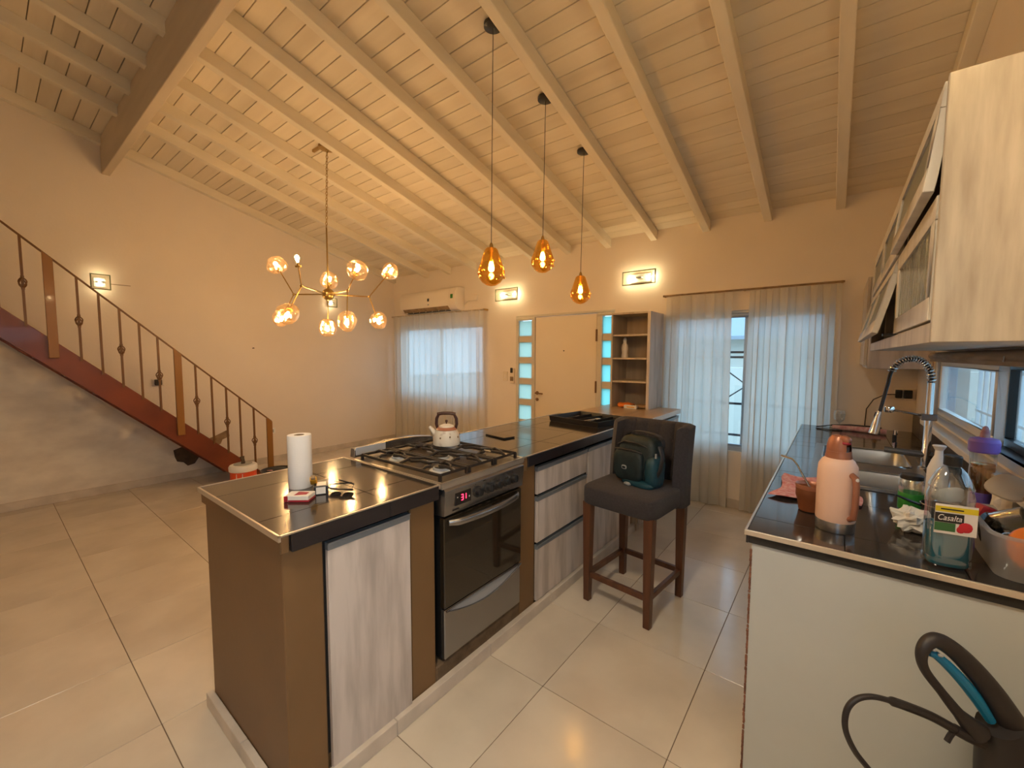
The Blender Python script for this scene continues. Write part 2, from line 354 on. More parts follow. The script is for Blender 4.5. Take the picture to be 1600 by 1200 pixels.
# box y-range is measured along the slope; build from profile instead
cg = MB().prism([(YB-.2, zb(YB-.2)+.02), (YF+.3, zb(YF+.3)+.02), (YF+.3, zb(YF+.3)+.12), (YB-.2, zb(YB-.2)+.12)], XL-.15, XR+.15, 'x')
ceil = struct('ceiling', cg, 'deck')
pit_b = .119
bmsh = MB().prism([(0, 0), (pit_b-.0052, -SL*(pit_b-.0052)), (pit_b-.0052, .017-SL*(pit_b-.0052)), (0, .017)], XL, XR, 'x').mesh('ceiling_board', 'board', bevel=.0015)
y = YF-pit_b+.003
while y > YB-.1:
    o = D.objects.new('ceiling_board', bmsh); o.location = (0, y, zb(y)); COL.objects.link(o); o.parent = ceil; y -= pit_b
for i in range(13):
    x = -.036-.5215*(i-1) if i else .466
    if i == 12: x = XL+.035
    w = .034
    MB().prism([(YB, zb(YB)-.102), (YF, zb(YF)-.102), (YF, zb(YF)), (YB, zb(YB))], x-w, x+w, 'x').build('rafter', 'rafter', ceil, bevel=.004)
MB().box(XL, XR, .885, .95, 3.362, 3.72).build('ceiling_beam', 'beam', ceil, bevel=.004)

# ---------------- windows
def front_window(name, a, b, z0, z1, mid):
    w = struct(name, None, None)
    MB().box(a, b, YF+.03, YF+.11, z0, z0+.03).box(a, b, YF+.03, YF+.11, z1-.03, z1).box(a, a+.03, YF+.03, YF+.11, z0+.03, z1-.03).box(b-.03, b, YF+.03, YF+.11, z0+.03, z1-.03).build('window_frame', 'alu', w, bevel=.002)
    sash(w, a+.03, mid+.03, z0+.03, z1-.03, YF+.04, m='alu'); sash(w, mid-.03, b-.03, z0+.03, z1-.03, YF+.075, m='alu')
    return w
front_window('window_1', -5.92, -4.06, .80, 1.97, -5.0)
w2 = front_window('window_2', -1.42, -.04, .56, 1.93, -.69)
# grille outside the second window
gr = MB()
for z in (.68, 1.0, 1.47, 1.52): gr.box(-1.42, -.04, YF+.20, YF+.215, z, z+.022)
for x in (-1.3, -1.0, -.70, -.40, -.1): gr.box(x, x+.02, YF+.20, YF+.215, .56, 1.93)
gr.tube([(-1.0, YF+.207, 1.43), (-.70, YF+.207, 1.20), (-1.0, YF+.207, .97)], .009, 6)
gr.build('grille', 'extbar', w2)
# right window (sliding)
w3 = struct('window_3', None, None)
MB().box(XR-.005, XR+.09, WY0, WY1, WZ0, WZ0+.035).box(XR-.005, XR+.09, WY0, WY1, WZ1-.03, WZ1).box(XR-.005, XR+.09, WY0, WY0+.035, WZ0+.035, WZ1-.03).box(XR-.005, XR+.09, WY1-.045, WY1, WZ0+.035, WZ1-.03).build('window_frame', 'alu', w3, bevel=.003)
sash(w3, 2.52, WY1-.05, WZ0+.035, WZ1-.03, XR+.012, w=.04, m='white', axis='x')
sash(w3, WY0+.035, 2.58, WZ0+.035, WZ1-.03, XR+.05, w=.032, m='bplast', axis='x')
MB().box(XR-.055, XR+.02, WY0-.05, WY1+.03, WZ0-.045, WZ0-.012).build('window_sill', 'white', w3, bevel=.004)
w4 = struct('added_window', None, None)  # unseen window, assumed and added for more daylight in the kitchen
sash(w4, V0, -.26, VZ0, VZ1, XR+.03, m='alu', axis='x'); sash(w4, -.29, V1, VZ0, VZ1, XR+.07, m='alu', axis='x')
bars = MB()
for k in range(20): bars.box(XR+.19, XR+.205, 1.4+k*.125, 1.415+k*.125, WZ0-.02, WZ1+.05)
for z in (WZ0+.06, WZ1-.1): bars.box(XR+.188, XR+.194, 1.35, 3.8, z, z+.014)
bars.build('grille', 'extbw', w3)
MB().grid(lambda u, v: (XR+.125+.012*sin(u*70)+.006*sin(u*161), 1.40+u*1.06, 1.12+v*.38), 90, 1).build('net_curtain', 'net', w3)
# door
d1 = struct('door_1', None, None)
MB().box(-3.12, -2.245, YF-.012, YF+.03, .008, 1.985).build('door_leaf', 'creamdoor', d1, bevel=.003)
fr = MB()
for a, b in ((-3.435, -3.395), (-3.178, -3.125), (-2.24, -2.175)): fr.box(a, b, YF-.02, YF+.06, 0, 1.965)
fr.box(-3.435, -2.03, YF-.02, YF+.06, 1.99, 2.02).box(-3.435, -3.125, YF-.02, YF+.06, 1.955, 1.99).box(-2.24, -2.03, YF-.02, YF+.06, 1.955, 1.99).box(-2.06, -2.03, YF-.02, YF+.06, 0, 1.955)
fr.build('door_frame', 'frameg', d1, bevel=.003)
zt = 1.945
for k in range(7):
    z1_ = zt-.2805*k; z0_ = z1_-.197
    for a, b, mm in ((-3.395, -3.178, 'frost2'), (-2.175, -2.06, 'frost')):
        if z0_ < 0: continue
        MB().box(a, b, YF+.005, YF+.011, z0_, z1_).build('sidelight_pane', mm, d1, smooth=False)
        MB().box(a, b, YF-.005, YF+.045, z0_-.0835, z0_).build('sidelight_rail', 'frameg', d1, bevel=.002)
h = MB().lathe([(.024, 0), (.024, .008), (.012, .012), (.010, .05)], T=TR((-3.085, YF-.012, 1.0), rx=pi/2), seg=16)
h.tube([(-3.085, YF-.06, 1.0), (-3.05, YF-.064, 1.0), (-2.975, YF-.06, .997)], .010, 8)
h.lathe([(.022, 0), (.022, .008), (.008, .012)], T=TR((-3.085, YF-.012, .915), rx=pi/2), seg=16); h.build('door_handle', 'rod', d1)
MB().lathe([(.008, 0), (.008, .005)], T=TR((-2.69, YF-.012, 1.55), rx=pi/2), seg=10).build('peephole', 'dark', d1)
MB().box(-2.252, -2.232, YF-.03, YF-.012, 1.66, 1.80).box(-2.252, -2.232, YF-.03, YF-.012, 1.05, 1.19).build('hinge', 'rod', d1, bevel=.002)

# ---------------- outside
struct('ground', MB().box(-30, 30, -20, 40, -.4, -.35), 'extg')
tag(MB().box(-4, 5, 9.5, 9.7, -.35, 1.25).build('garden_wall', 'extw'), 'pale parapet wall outside, seen through the gap of the wide curtains', 'wall')
nb = thing('neighbour_house', 'grey roofed neighbouring house seen through the gap between the wide curtains', 'house', (0, 14, 0))
MB().box(-6, 3, 0, 4, -.35, 2.2).build('house_wall', 'extw', nb)
MB().prism([(-.8, 2.05), (2.2, 3.3), (4.6, 2.2), (4.6, 2.1), (2.2, 3.15), (-.8, 1.95)], -6.5, 3.5, 'x').build('house_roof', 'extroof', nb)
sw = MB().box(2.6, 2.75, -1, 8, -.35, 1.75)
sw.box(2.6, 2.75, -4, -1, -.35, 1.0)
for k in range(50): sw.box(2.57, 2.6, -.5+k*.16, -.42+k*.16, -.3, 1.75)
tag(sw.build('boundary_fence', 'ext'), 'pale ribbed fence outside the sliding kitchen window', 'fence')

def portal(name, loc, rot, sx, sy):
    l = D.lights.new(name, 'AREA'); l.shape = 'RECTANGLE'; l.size = sx; l.size_y = sy; l.cycles.is_portal = True
    o = D.objects.new(name, l); COL.objects.link(o); o.location = loc; o.rotation_euler = rot
portal('window_portal', (-4.99, YF+.16, 1.385), (-pi/2, 0, 0), 1.86, 1.17)
portal('window_portal', (-.73, YF+.16, 1.245), (-pi/2, 0, 0), 1.38, 1.37)
portal('window_portal', (-2.73, YF+.16, 1.0), (-pi/2, 0, 0), 1.4, 2.0)
portal('window_portal', (XR+.16, 2.555, 1.305), (0, pi/2, 0), .42, 2.42)
portal('window_portal', (XR+.16, (V0+V1)/2, (VZ0+VZ1)/2), (0, pi/2, 0), VZ1-VZ0, V1-V0)  # for the added window behind the viewer
# ================================================================== STAIRCASE
XS = -5.50
zt_ = lambda y: 1.885-.943*(y-.127)
zb_ = lambda y: 1.615-.943*(y-.127)
zr_ = lambda y: 2.589-.949*(y-.165)
st = thing('staircase', 'red-brown wooden staircase with thin iron railing against the left wall', 'staircase', (XS, 2.1, 0))
def L(o): return (-XS, -2.1, 0)
def bst(mb, name, m, par=st, **kw):
    o = mb.build(name, m, par, **kw)
    if par is st: o.location = (-XS, -2.1, 0)
    return o
yt0 = 2.127; yend = -1.25
y_zero_b = .127+1.615/.943
for x0 in (XS-.045, XL+.012):
    bst(MB().prism([(yt0-.02, 0), (y_zero_b, 0), (yend, zb_(yend)), (yend, zt_(yend)), (yt0-.02, zt_(yt0-.02))], x0, x0+.045, 'x'), 'stringer', 'stair', bevel=.004)
for k in range(1, 17):
    z = .186*k; yc = .127+(1.885-z-.004)/.943
    if yc-.235 < yend: break
    bst(MB().box(XL+.057, XS-.045, yc-.235, yc, z-.035, z), 'tread', 'stair', bevel=.004)
newy = (.41, 1.287, 2.16)
for yy in newy+(-.465,):
    z0 = zt_(yy)-.16 if yy < 2 else 0
    bst(MB().prism([(yy-.032, z0), (yy+.032, z0), (yy+.032, zr_(yy+.032)), (yy-.032, zr_(yy-.032))], XS-.004, XS+.024, 'x'), 'newel_post', 'newel', bevel=.003)
bst(MB().prism([(2.19, zr_(2.19)-.012), (2.19, zr_(2.19)+.008), (yend, zr_(yend)+.008), (yend, zr_(yend)-.012)], XS-.008, XS+.014, 'x'), 'handrail', 'rod', bevel=.002)
bys = [(.58, 1), (.717, 0), (.855, 1), (.994, 0), (1.132, 1), (1.438, 1), (1.58, 0), (1.717, 1), (1.848, 0), (1.993, 1), (.26, 1), (.12, 0), (-.02, 1), (-.16, 0), (-.30, 1), (-.62, 1), (-.76, 0), (-.9, 1), (-1.04, 0)]
for yy, dm in bys:
    mb = MB().box(XS-.005, XS+.012, yy-.0085, yy+.0085, zt_(yy)-.03, zr_(yy))
    if dm:
        zc = zr_(yy)-.40; hh = .048
        for q in range(4):
            a = q*pi/2; pth = [(XS+.004+.029*sin(pi*t)*cos(a+t*1.6), yy+.029*sin(pi*t)*sin(a+t*1.6), zc-hh+2*hh*t) for t in [i/8 for i in range(9)]]
            mb.tube(pth, .0052, 5)
        mb.box(XS-.007, XS+.015, yy-.011, yy+.011, zc+hh-.006, zc+hh+.010).box(XS-.007, XS+.015, yy-.011, yy+.011, zc-hh-.010, zc-hh+.006)
    bst(mb, 'baluster', 'rod')
struct('landing', MB().box(XL, XS+.02, YB, yend, zt_(yend)-.25, zt_(yend)-.02), 'stair')

# ================================================================== ISLAND
XI = -1.33      # front face of the masonry
il = thing('kitchen_island', 'long brown painted island body with pale skirting tiles', 'kitchen island', (-1.7, 1.9, 0))
def bi(mb, name, m, par=il, **kw):
    o = mb.build(name, m, par, **kw); o.location = (1.7, -1.9, 0); return o
b = MB()
b.box(-2.04, XI, .545, .675, .05, .90)                     # near end pier
b.box(-2.04, XI, 1.035, 1.165, .05, .90)                    # pier left of stove
b.box(-2.04, XI, 1.77, 1.915, .05, .90)                     # pier right of stove
b.box(-2.04, -1.97, .675, 3.35, .05, .90)                  # back wall
b.box(-1.97, -1.345, .675, 1.035, .05, .10)
b.box(-1.97, XI, 3.33, 3.37, .05, .90).box(-1.97, -1.36, 1.915, 3.33, .05, .075)
bi(b, 'masonry_body', 'brown', bevel=.004)
bi(MB().box(-1.97, XI+.004, 1.165, 1.77, .05, .125), 'stove_step', 'brownd', bevel=.006)
bi(MB().box(-2.045, -1.312, .533, .562, .885, .942), 'rough_edge', 'brown', bevel=.004); bi(MB().box(-1.345, -1.305, 1.77, 1.81, .87, .942), 'rough_edge', 'brown', bevel=.004)
for k in range(6):
    y0 = .565+(k-0)*.5595-.19 if k else .53
    y0 = max(.53, .376+k*.5595); y1 = .376+(k+1)*.5595
    if y0 > 3.37: break
    bi(MB().box(XI+.002, -1.297, y0+.001, min(y1, 3.37)-.001, 0, .062), 'skirting_tile', 'skirt', bevel=.002)
for k in range(2):
    bi(MB().box(-1.30-(k+1)*.375, -1.30-k*.375-.002, .517, .543, 0, .062), 'skirting_tile', 'skirt', bevel=.002)
bi(MB().box(-2.03, XI-.01, .56, 3.34, 0, .05), 'core', 'brownd', bevel=0)

def countertop(name, label, x0, x1, y0, y1, z, xj, yj, band=None, tr=(), zt=.012, slab=.045):
    t = thing(name, label, 'countertop', ((x0+x1)/2, (y0+y1)/2, z-slab)); off = (-(x0+x1)/2, -(y0+y1)/2, -(z-slab))
    def ad(mb, n, m, **kw): o = mb.build(n, m, t, **kw); o.location = off; return o
    ad(MB().box(x0+.004, x1-.004, y0+.004, y1-.004, z-slab, z-zt), 'slab', 'dark')
    X_ = [x0]+[x for x in sorted(xj) if x0+.02 < x < x1-.02]+[x1]; Y_ = [y0]+[q for q in yj if y0+.02 < q < y1-.02]+[y1]
    for a, b_ in zip(X_, X_[1:]):
        for c, d in zip(Y_, Y_[1:]): ad(MB().box(a+.0012, b_-.0012, c+.0012, d-.0012, z-zt, z-.0005), 'counter_tile', 'black', bevel=.0008)
    if band:
        for a, b_ in zip(band, band[1:]): ad(MB().box(x1-.02, x1+.012, a+.0008, b_-.0008, z-.062, z-.004), 'edge_tile', 'ctile', bevel=.0015)
    for q in tr: ad(MB().box(*q), 'metal_trim', 'trim', bevel=.001)
    return t, ad
xj = (-1.47, -1.86); z = .95
countertop('island_countertop', 'black tiled countertop piece at the near end of the island, left of the stove', -2.05, -1.312, .53, 1.168, z, xj, (.923,),
  band=[.562, .923, 1.166], tr=[(-2.056, -1.298, .523, .531, z-.018, z+.002), (-1.306, -1.298, .523, 1.172, z-.004, z+.002), (-2.056, -2.048, .523, 1.172, z-.018, z+.002), (-2.05, -1.30, 1.166, 1.174, z-.018, z+.002)])
countertop('island_countertop', 'long black tiled countertop beyond the stove with aluminium edging', -2.05, -1.312, 1.772, 3.37, z, xj, (2.17, 2.57, 2.97),
  band=[1.81, 2.17, 2.57, 2.97, 3.37], tr=[(-1.306, -1.298, 1.766, 3.37, z-.004, z+.002), (-2.056, -2.048, 1.766, 3.37, z-.018, z+.002), (-2.05, -1.30, 1.766, 1.773, z-.018, z+.002)])

def carcass(t, off, x0, x1, y0, y1, z0, z1):
    th = .016
    MB().box(x0, x1, y0, y0+th, z0, z1).box(x0, x1, y1-th, y1, z0, z1).box(x0, x0+th, y0+th, y1-th, z0, z1).box(x0+th, x1, y0+th, y1-th, z0, z0+th).build('carcass', 'dark', t, loc=off)
def front_panel(t, off, name, x, y0, y1, z0, z1, m='lam', railtop=True, par=None):
    d = MB().box(x-.018, x, y0+.0025, y1-.0025, z0, z1-(.03 if railtop else 0)).build(name, m, par or t, bevel=.0015, loc=off)
    if railtop:
        MB().box(x-.020, x+.002, y0+.0025, y1-.0025, z1-.031, z1-.004).box(x-.004, x+.006, y0+.0025, y1-.0025, z1-.010, z1-.004).build('handle_rail', 'railm', d, bevel=.001)
    return d
def cab(name, label, y0, y1, zz0, zz1, fronts):
    t = thing(name, label, 'cabinet', (-1.65, (y0+y1)/2, zz0)); off = (1.65, -(y0+y1)/2, -zz0)
    carcass(t, off, -1.95, -1.345, y0, y1, zz0, zz1)
    for f in fronts: front_panel(t, off, *f)
cab('base_cabinet', 'single door whitewashed cabinet in the near end of the island', .68, 1.03, .10, .875, [('door', -1.318, .682, 1.028, .052, .872)])
cab('drawer_cabinet', 'three drawer whitewashed cabinet in the island just past the stove', 1.92, 2.525, .078, .875,
    [('drawer', -1.318, 1.922, 2.522, .70, .865), ('drawer', -1.318, 1.922, 2.522, .415, .69), ('drawer', -1.318, 1.922, 2.522, .066, .405)])
cab('base_cabinet', 'two door whitewashed cabinet of the island beside the bar stool', 2.53, 3.325, .078, .875,
    [('door', -1.318, 2.54, 2.815, .066, .865), ('door', -1.318, 2.815, 3.07, .066, .865), ('door', -1.318, 3.07, 3.32, .066, .865)])

# ---------------- stove
sv = thing('gas_stove', 'stainless gas stove with dark oven door set in the island', 'stove', (-1.65, 1.47, .125))
SO = (1.65, -1.47, -.125); y0, y1, xf = 1.20, 1.742, -1.30
def bs(mb, n, m, par=sv, **kw): o = mb.build(n, m, par, **kw); o.location = SO if par is sv else (0, 0, 0); return o
bs(MB().box(-1.96, xf-.03, y0, y1, .14, .915), 'oven_body', 'bplast', bevel=.004)
bs(MB().box(-1.93, -1.88, y0+.03, y0+.08, .125, .14).box(-1.38, -1.34, y0+.03, y0+.07, .125, .14).box(-1.38, -1.34, y1-.07, y1-.03, .125, .14), 'foot', 'bplast')
bs(MB().box(-1.965, xf+.006, y0-.024, y1+.018, .925, .945).box(-1.965, xf+.006, y0-.024, y0-.014, .945, .954).box(-1.965, xf+.006, y1+.008, y1+.018, .945, .954).box(xf-.006, xf+.006, y0-.024, y1+.018, .945, .954), 'top_rim', 'trim', bevel=.002)
bs(MB().box(-1.955, xf-.008, y0-.012, y1+.006, .9455, .949), 'cooktop', 'enamel', bevel=.001)
# back guard, curved top
gp = [(y0-.005, .95), (y1, .95)]+[(y1-(y1-y0)*t, .985+.035*sin(pi*min(1, t*1.15)**1.0)*.6+.012*t) for t in [i/12 for i in range(13)]]
bs(MB().prism(gp, -2.035, -1.995, 'x'), 'back_guard', 'steel', bevel=.003)
bs(MB().box(-1.996, -1.992, y0+.005, y0+.19, .962, 1.005), 'guard_panel', 'alu', bevel=.002)
# burners
for (bx, by, br) in ((-1.46, 1.33, .046), (-1.46, 1.60, .038), (-1.80, 1.33, .034), (-1.80, 1.60, .046), (-1.63, 1.47, .052)):
    g = bs(MB().lathe([(br*1.35, .949), (br*1.3, .953), (br, .956), (br*.95, .966)], (bx, by, 0), 20), 'burner', 'alu')
    MB().lathe([(br*.8, .966), (br*.82, .972), (br*.7, .975), (.001, .976)], (bx, by, 0), 20).lathe([(br*.35, .976), (br*.3, .979), (.001, .979)], (bx, by, 0), 14).build('burner_cap', 'iron', g)
# grates
for gy0, gy1 in ((1.195, 1.375), (1.378, 1.562), (1.565, 1.745)):
    mb = MB(); zz = .982; cy = (gy0+gy1)/2; r = .0074
    fr_ = [(-1.93, gy0+.008), (-1.335, gy0+.008), (-1.335, gy1-.008), (-1.93, gy1-.008), (-1.93, gy0+.008)]
    mb.tube([(a, b_, zz-.006) for a, b_ in fr_], r, 6)
    for cx in (-1.46, -1.80):
        for sx, sy in ((1, 0), (-1, 0), (0, 1), (0, -1)):
            ex = -1.335 if sx > 0 and cx > -1.6 else -1.93 if sx < 0 and cx < -1.6 else -1.63
            if sx: mb.tube([(ex, cy, zz-.006), (cx+sx*.10, cy, zz+.006), (cx+sx*.03, cy, zz+.004)], r, 6)
            else: mb.tube([(cx, gy0+.008 if sy < 0 else gy1-.008, zz-.006), (cx, cy+sy*.055, zz+.006), (cx, cy+sy*.028, zz+.003)], r, 6)
    mb.tube([(-1.63, gy0+.008, zz-.006), (-1.63-.02, cy, zz+.004), (-1.63, gy1-.008, zz-.006)], r, 6)
    for cx in (-1.46, -1.80):
        mb.tube([(cx+.085*cos(t), cy+.062*sin(t), zz-.001) for t in [i*pi/8 for i in range(1, 8)]], r*.9, 6)
    for a, b_ in fr_[:4]: mb.box(a-.006, a+.006, b_-.006, b_+.006, .949, zz-.004)
    bs(mb, 'grate', 'iron')
# control panel: slanted face
pn = [(xf-.06, .93), (xf-.002, .93), (xf+.016, .915), (xf+.006, .805), (xf-.06, .80)]
bs(MB().add([(a, q, c) for q in (y0-.012, y1+.008) for a, c in pn], [tuple(range(5)), tuple(range(5, 10))[::-1]]+[(i, 5+i, 5+(i+1) % 5, (i+1) % 5) for i in range(5)]), 'control_panel', 'steel', bevel=.003, seg=2)
disp = bs(MB().box(xf+.009, xf+.0150, 1.245, 1.345, .838, .895), 'display', 'bplast', bevel=.001)
def seg7(mb, yc, zc, s, on):
    w, h = s*.5, s
    P = dict(a=(yc, zc+h/2, 1), g=(yc, zc, 1), d=(yc, zc-h/2, 1), f=(yc-w/2, zc+h/4, 0), b=(yc+w/2, zc+h/4, 0), e=(yc-w/2, zc-h/4, 0), c=(yc+w/2, zc-h/4, 0))
    for k in on:
        a, b_, hz = P[k]; t = s*.09
        if hz: mb.box(xf+.0150, xf+.0156, a-w/2, a+w/2, b_-t, b_+t)
        else: mb.box(xf+.0150, xf+.0156, a-t, a+t, b_-h/4, b_+h/4)
mb = MB(); seg7(mb, 1.288, .868, .024, 'abgcd'); seg7(mb, 1.306, .868, .024, 'bc'); mb.build('digits', 'led', disp, smooth=False)
MB().box(xf+.0150, xf+.0154, 1.256, 1.262, .872, .876).box(xf+.0150, xf+.0154, 1.33, 1.335, .858, .866).build('display_mark', 'txt', disp, smooth=False)
bs(MB().box(xf+.0075, xf+.0095, 1.235, 1.275, .818, .824), 'badge', 'bplast')
for k, ky in enumerate((1.39, 1.465, 1.53, 1.595, 1.655)):
    T = TR((xf+.010, ky, .866), ry=pi/2-.09)
    kn = bs(MB().lathe([(.027, 0), (.027, .005), (.021, .008), (.019, .026), (.016, .028)], T=T, seg=20), 'knob', 'bplast')
    MB().box(-.017, .017, -.004, .004, .026, .032, T).build('knob_grip', 'bplast', kn, bevel=.001)
    MB().lathe([(.0028, .0), (.0028, .0012)], T=TR((xf+.0145, ky-.015, .903), ry=pi/2), seg=8).build('knob_mark', 'bplast', kn)
bs(MB().box(xf+.012, xf+.016, 1.425, 1.445, .906, .911), 'button', 'bplast')
# oven door
dr = bs(MB().box(xf-.03, xf, y0-.008, y1+.004, .385, .792), 'oven_door', 'ovenglass', bevel=.004)
hp = [(xf+.006+.038*sin(pi*t)**.6 if 0 < t < 1 else xf, y0+.02+(y1-y0-.05)*t, .768-.012*(1-t)*0) for t in [i/14 for i in range(15)]]
MB().tube(hp, [.010]+[.013]*13+[.010], 10, flat=1.3).build('door_handle', 'steel', dr)
bs(MB().box(xf-.03, xf-.004, y0-.006, y1+.002, .152, .377), 'warming_drawer', 'steel', bevel=.004)
# crescent grip of the drawer
cp = [(y0, .372), (y1, .372)]+[(y1-(y1-y0)*t, .372-.055*sin(pi*t)) for t in [i/14 for i in range(1, 14)]]
bs(MB().prism(cp, xf-.006, xf+.001, 'x'), 'drawer_recess', 'grey', bevel=0)
bs(MB().tube([(xf+.003, y0+(y1-y0)*t, .374-.055*sin(pi*t)) for t in [i/16 for i in range(17)]], .004, 6).tube([(xf+.003, y0, .378), (xf+.003, y1, .378)], .0035, 6), 'drawer_grip', 'steel')

# ---------------- wooden bar counter and its cabinet, open shelf
t = thing('bar_counter', 'light oak bar counter joining the black countertop to the door wall', 'countertop', (-1.65, 3.94, .905))
MB().box(-2.0, -1.25, 3.374, 4.41, .905, .948).build('board', 'woodtop', t, loc=(1.65, -3.94, -.905), bevel=.003)
MB().box(-1.25, -1.246, 3.374, 4.41, .905, .947).build('edge_band', 'white', t, loc=(1.65, -3.94, -.905))
t = thing('base_cabinet', 'pale cabinet under the oak bar counter by the curtain', 'cabinet', (-1.62, 3.94, 0)); off = (1.62, -3.94, 0)
MB().box(-1.96, -1.285, 3.38, 4.40, 0, .903).build('carcass', 'laml', t, loc=off, bevel=.002)
for a, b_ in ((3.39, 3.93), (3.935, 4.40)): front_panel(t, off, 'door', -1.262, a, b_, .06, .885)
sh = thing('shelf_unit', 'tall open oak shelf unit on the bar counter beside the front door', 'shelf', (-1.67, 4.29, .949)); off = (1.67, -4.29, -.949)
x0, x1, ya, yb, z0, z1 = -1.885, -1.47, 4.10, YF-.016, .949, 1.935
MB().box(x0, x0+.018, ya, yb, z0, z1).build('side_panel', 'shelf', sh, loc=off, bevel=.001)
MB().box(x1-.03, x1, ya, yb, z0, z1).build('side_panel', 'lam', sh, loc=off, bevel=.001)
MB().box(x0+.018, x1-.03, yb-.01, yb, z0, z1-.018).build('back_panel', 'shelf', sh, loc=off)
MB().box(x0+.018, x1-.03, ya, yb, z1-.018, z1).build('top_panel', 'laml', sh, loc=off, bevel=.001)
for q in (1.232, 1.472, 1.712): MB().box(x0+.018, x1-.03, ya+.012, yb-.01, q-.018, q).build('shelf', 'laml', sh, loc=off, bevel=.001)
# figurine
MB().lathe([(.034, 0), (.036, .012), (.030, .05), (.036, .10), (.030, .135), (.018, .155), (.019, .170), (.020, .188), (.012, .205), (.003, .214)], seg=16, sx=1, sy=.75).sell((0, -.02, .11), (.012, .012, .03), 1, 8, 6)
f = MB().lathe([(.034, 0), (.036, .012), (.030, .05), (.036, .10), (.030, .135), (.018, .155), (.019, .170), (.020, .188), (.012, .205), (.003, .214)], seg=16, sy=.75).sell((0, -.024, .115), (.012, .010, .028), 1, 8, 6).build('figurine', 'white')
f.location = (-1.795, 4.25, 1.4725); tag(f, 'small white figurine standing on the second shelf', 'figurine')
pk = MB().sell((0, 0, .022), (.085, .07, .022), .55, 16, 8, fn=lambda p: Vector((p.x, p.y, p.z*(1+.3*sin(5*p.x+3*p.y))))).build('packet', 'orange')
pk.location = (-1.745, 4.20, .951); tag(pk, 'orange crumpled packet on the bar counter inside the shelf unit', 'packet')
bx = thing('box', 'small white box with orange stripe lying before the orange packet', 'box', (-1.66, 4.115, .949), .1)
MB().box(-.065, .065, -.025, .025, 0, .034).build('carton', 'white', bx, bevel=.002); MB().box(-.035, .045, -.0262, -.0248, .011, .022).build('stripe', 'yellow', bx)
pk = MB().sell((0, 0, .018), (.075, .06, .018), .6, 14, 8, fn=lambda p: Vector((p.x, p.y, p.z*(1+.35*sin(6*p.x-4*p.y))))).build('packet', 'stain2')
pk.location = (-1.575, 4.21, .951); tag(pk, 'brown paper packet on the bar counter against the shelf side', 'packet')

# ================================================================== RIGHT COUNTER
ZC = .90; XC = -.218; YC = 1.60
hw = thing('counter_base', 'white painted half wall base of the right kitchen counter with chipped corner', 'counter base', (.1, 3.0, 0)); off = (-.1, -3.0, 0)
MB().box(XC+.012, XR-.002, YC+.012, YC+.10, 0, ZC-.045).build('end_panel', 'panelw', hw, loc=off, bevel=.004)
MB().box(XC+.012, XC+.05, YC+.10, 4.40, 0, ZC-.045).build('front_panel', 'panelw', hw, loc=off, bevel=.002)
# rough chipped corner
ch = MB(); z = 0.
while z < ZC-.07:
    hgt = random.uniform(.006, .02); d = random.uniform(.001, .006); ch.box(XC+.0105-d*.45, XC+.016, YC+.010-d*.3, YC+.014+d*.6, z, min(z+hgt, ZC-.05)); z += hgt*random.choice((1, 1, 1, 1.3))
ch.build('chipped_edge', 'chip', hw, loc=off, bevel=.002)['kind'] = 'stuff'
SX0, SX1, SY0, SY1 = -.075, .37, 2.42, 3.50
t = thing('kitchen_countertop', 'black tiled kitchen countertop under the window with the sink', 'countertop', (.14, 3.05, ZC-.045)); off = (-.14, -3.05, -(ZC-.045))
XX = [XC, .045, .31, XR-.002]; YY = [YC, 1.755, 2.155, 2.555, 2.955, 3.355, 3.755, 4.155, YF-.002]
def put(a, b_, c, d):
    if b_ < .05: d = min(d, 4.415)
    if b_-a < .004 or d-c < .004: return
    MB().box(a+.001, b_-.001, c+.001, d-.001, ZC-.012, ZC-.0005).build('counter_tile', 'black', t, loc=off, bevel=.0008)
for a, b_ in zip(XX, XX[1:]):
    for c, d in zip(YY, YY[1:]):
        if b_ <= SX0 or a >= SX1 or d <= SY0 or c >= SY1: put(a, b_, c, d); continue
        put(a, b_, c, max(c, SY0)); put(a, b_, min(d, SY1), d)
        c2, d2 = max(c, SY0), min(d, SY1); put(a, max(a, SX0), c2, d2); put(min(b_, SX1), b_, c2, d2)
sl = MB()
for q in ((XC+.004, SX0-.004, YC+.004, 4.415), (SX1+.004, XR-.002, YC+.004, YF-.002), (SX0-.004, SX1+.004, YC+.004, SY0-.004), (.045, SX1+.004, SY1+.004, YF), (SX0-.004, .045, SY1+.004, 4.415)): sl.box(*q, ZC-.045, ZC-.012)
sl.build('slab', 'dark', t, loc=off)
for q in ((XC-.008, XR-.002, YC-.008, YC), (XC-.008, XC, YC, 4.415)): MB().box(*q, ZC-.016, ZC+.002).build('metal_trim', 'trim', t, loc=off, bevel=.001)
MB().box(XC-.003, XC+.004, YC, 4.415, ZC-.045, ZC-.016).build('edge_tile', 'ctile', t, loc=off)
# backsplash tiles
for c, d in zip(YY, YY[1:]): 
    MB().box(XR-.012, XR-.001, c+.001, d-.001, ZC, WZ0-.046).build('backsplash_tile', 'ctile', t, loc=off, bevel=.001)
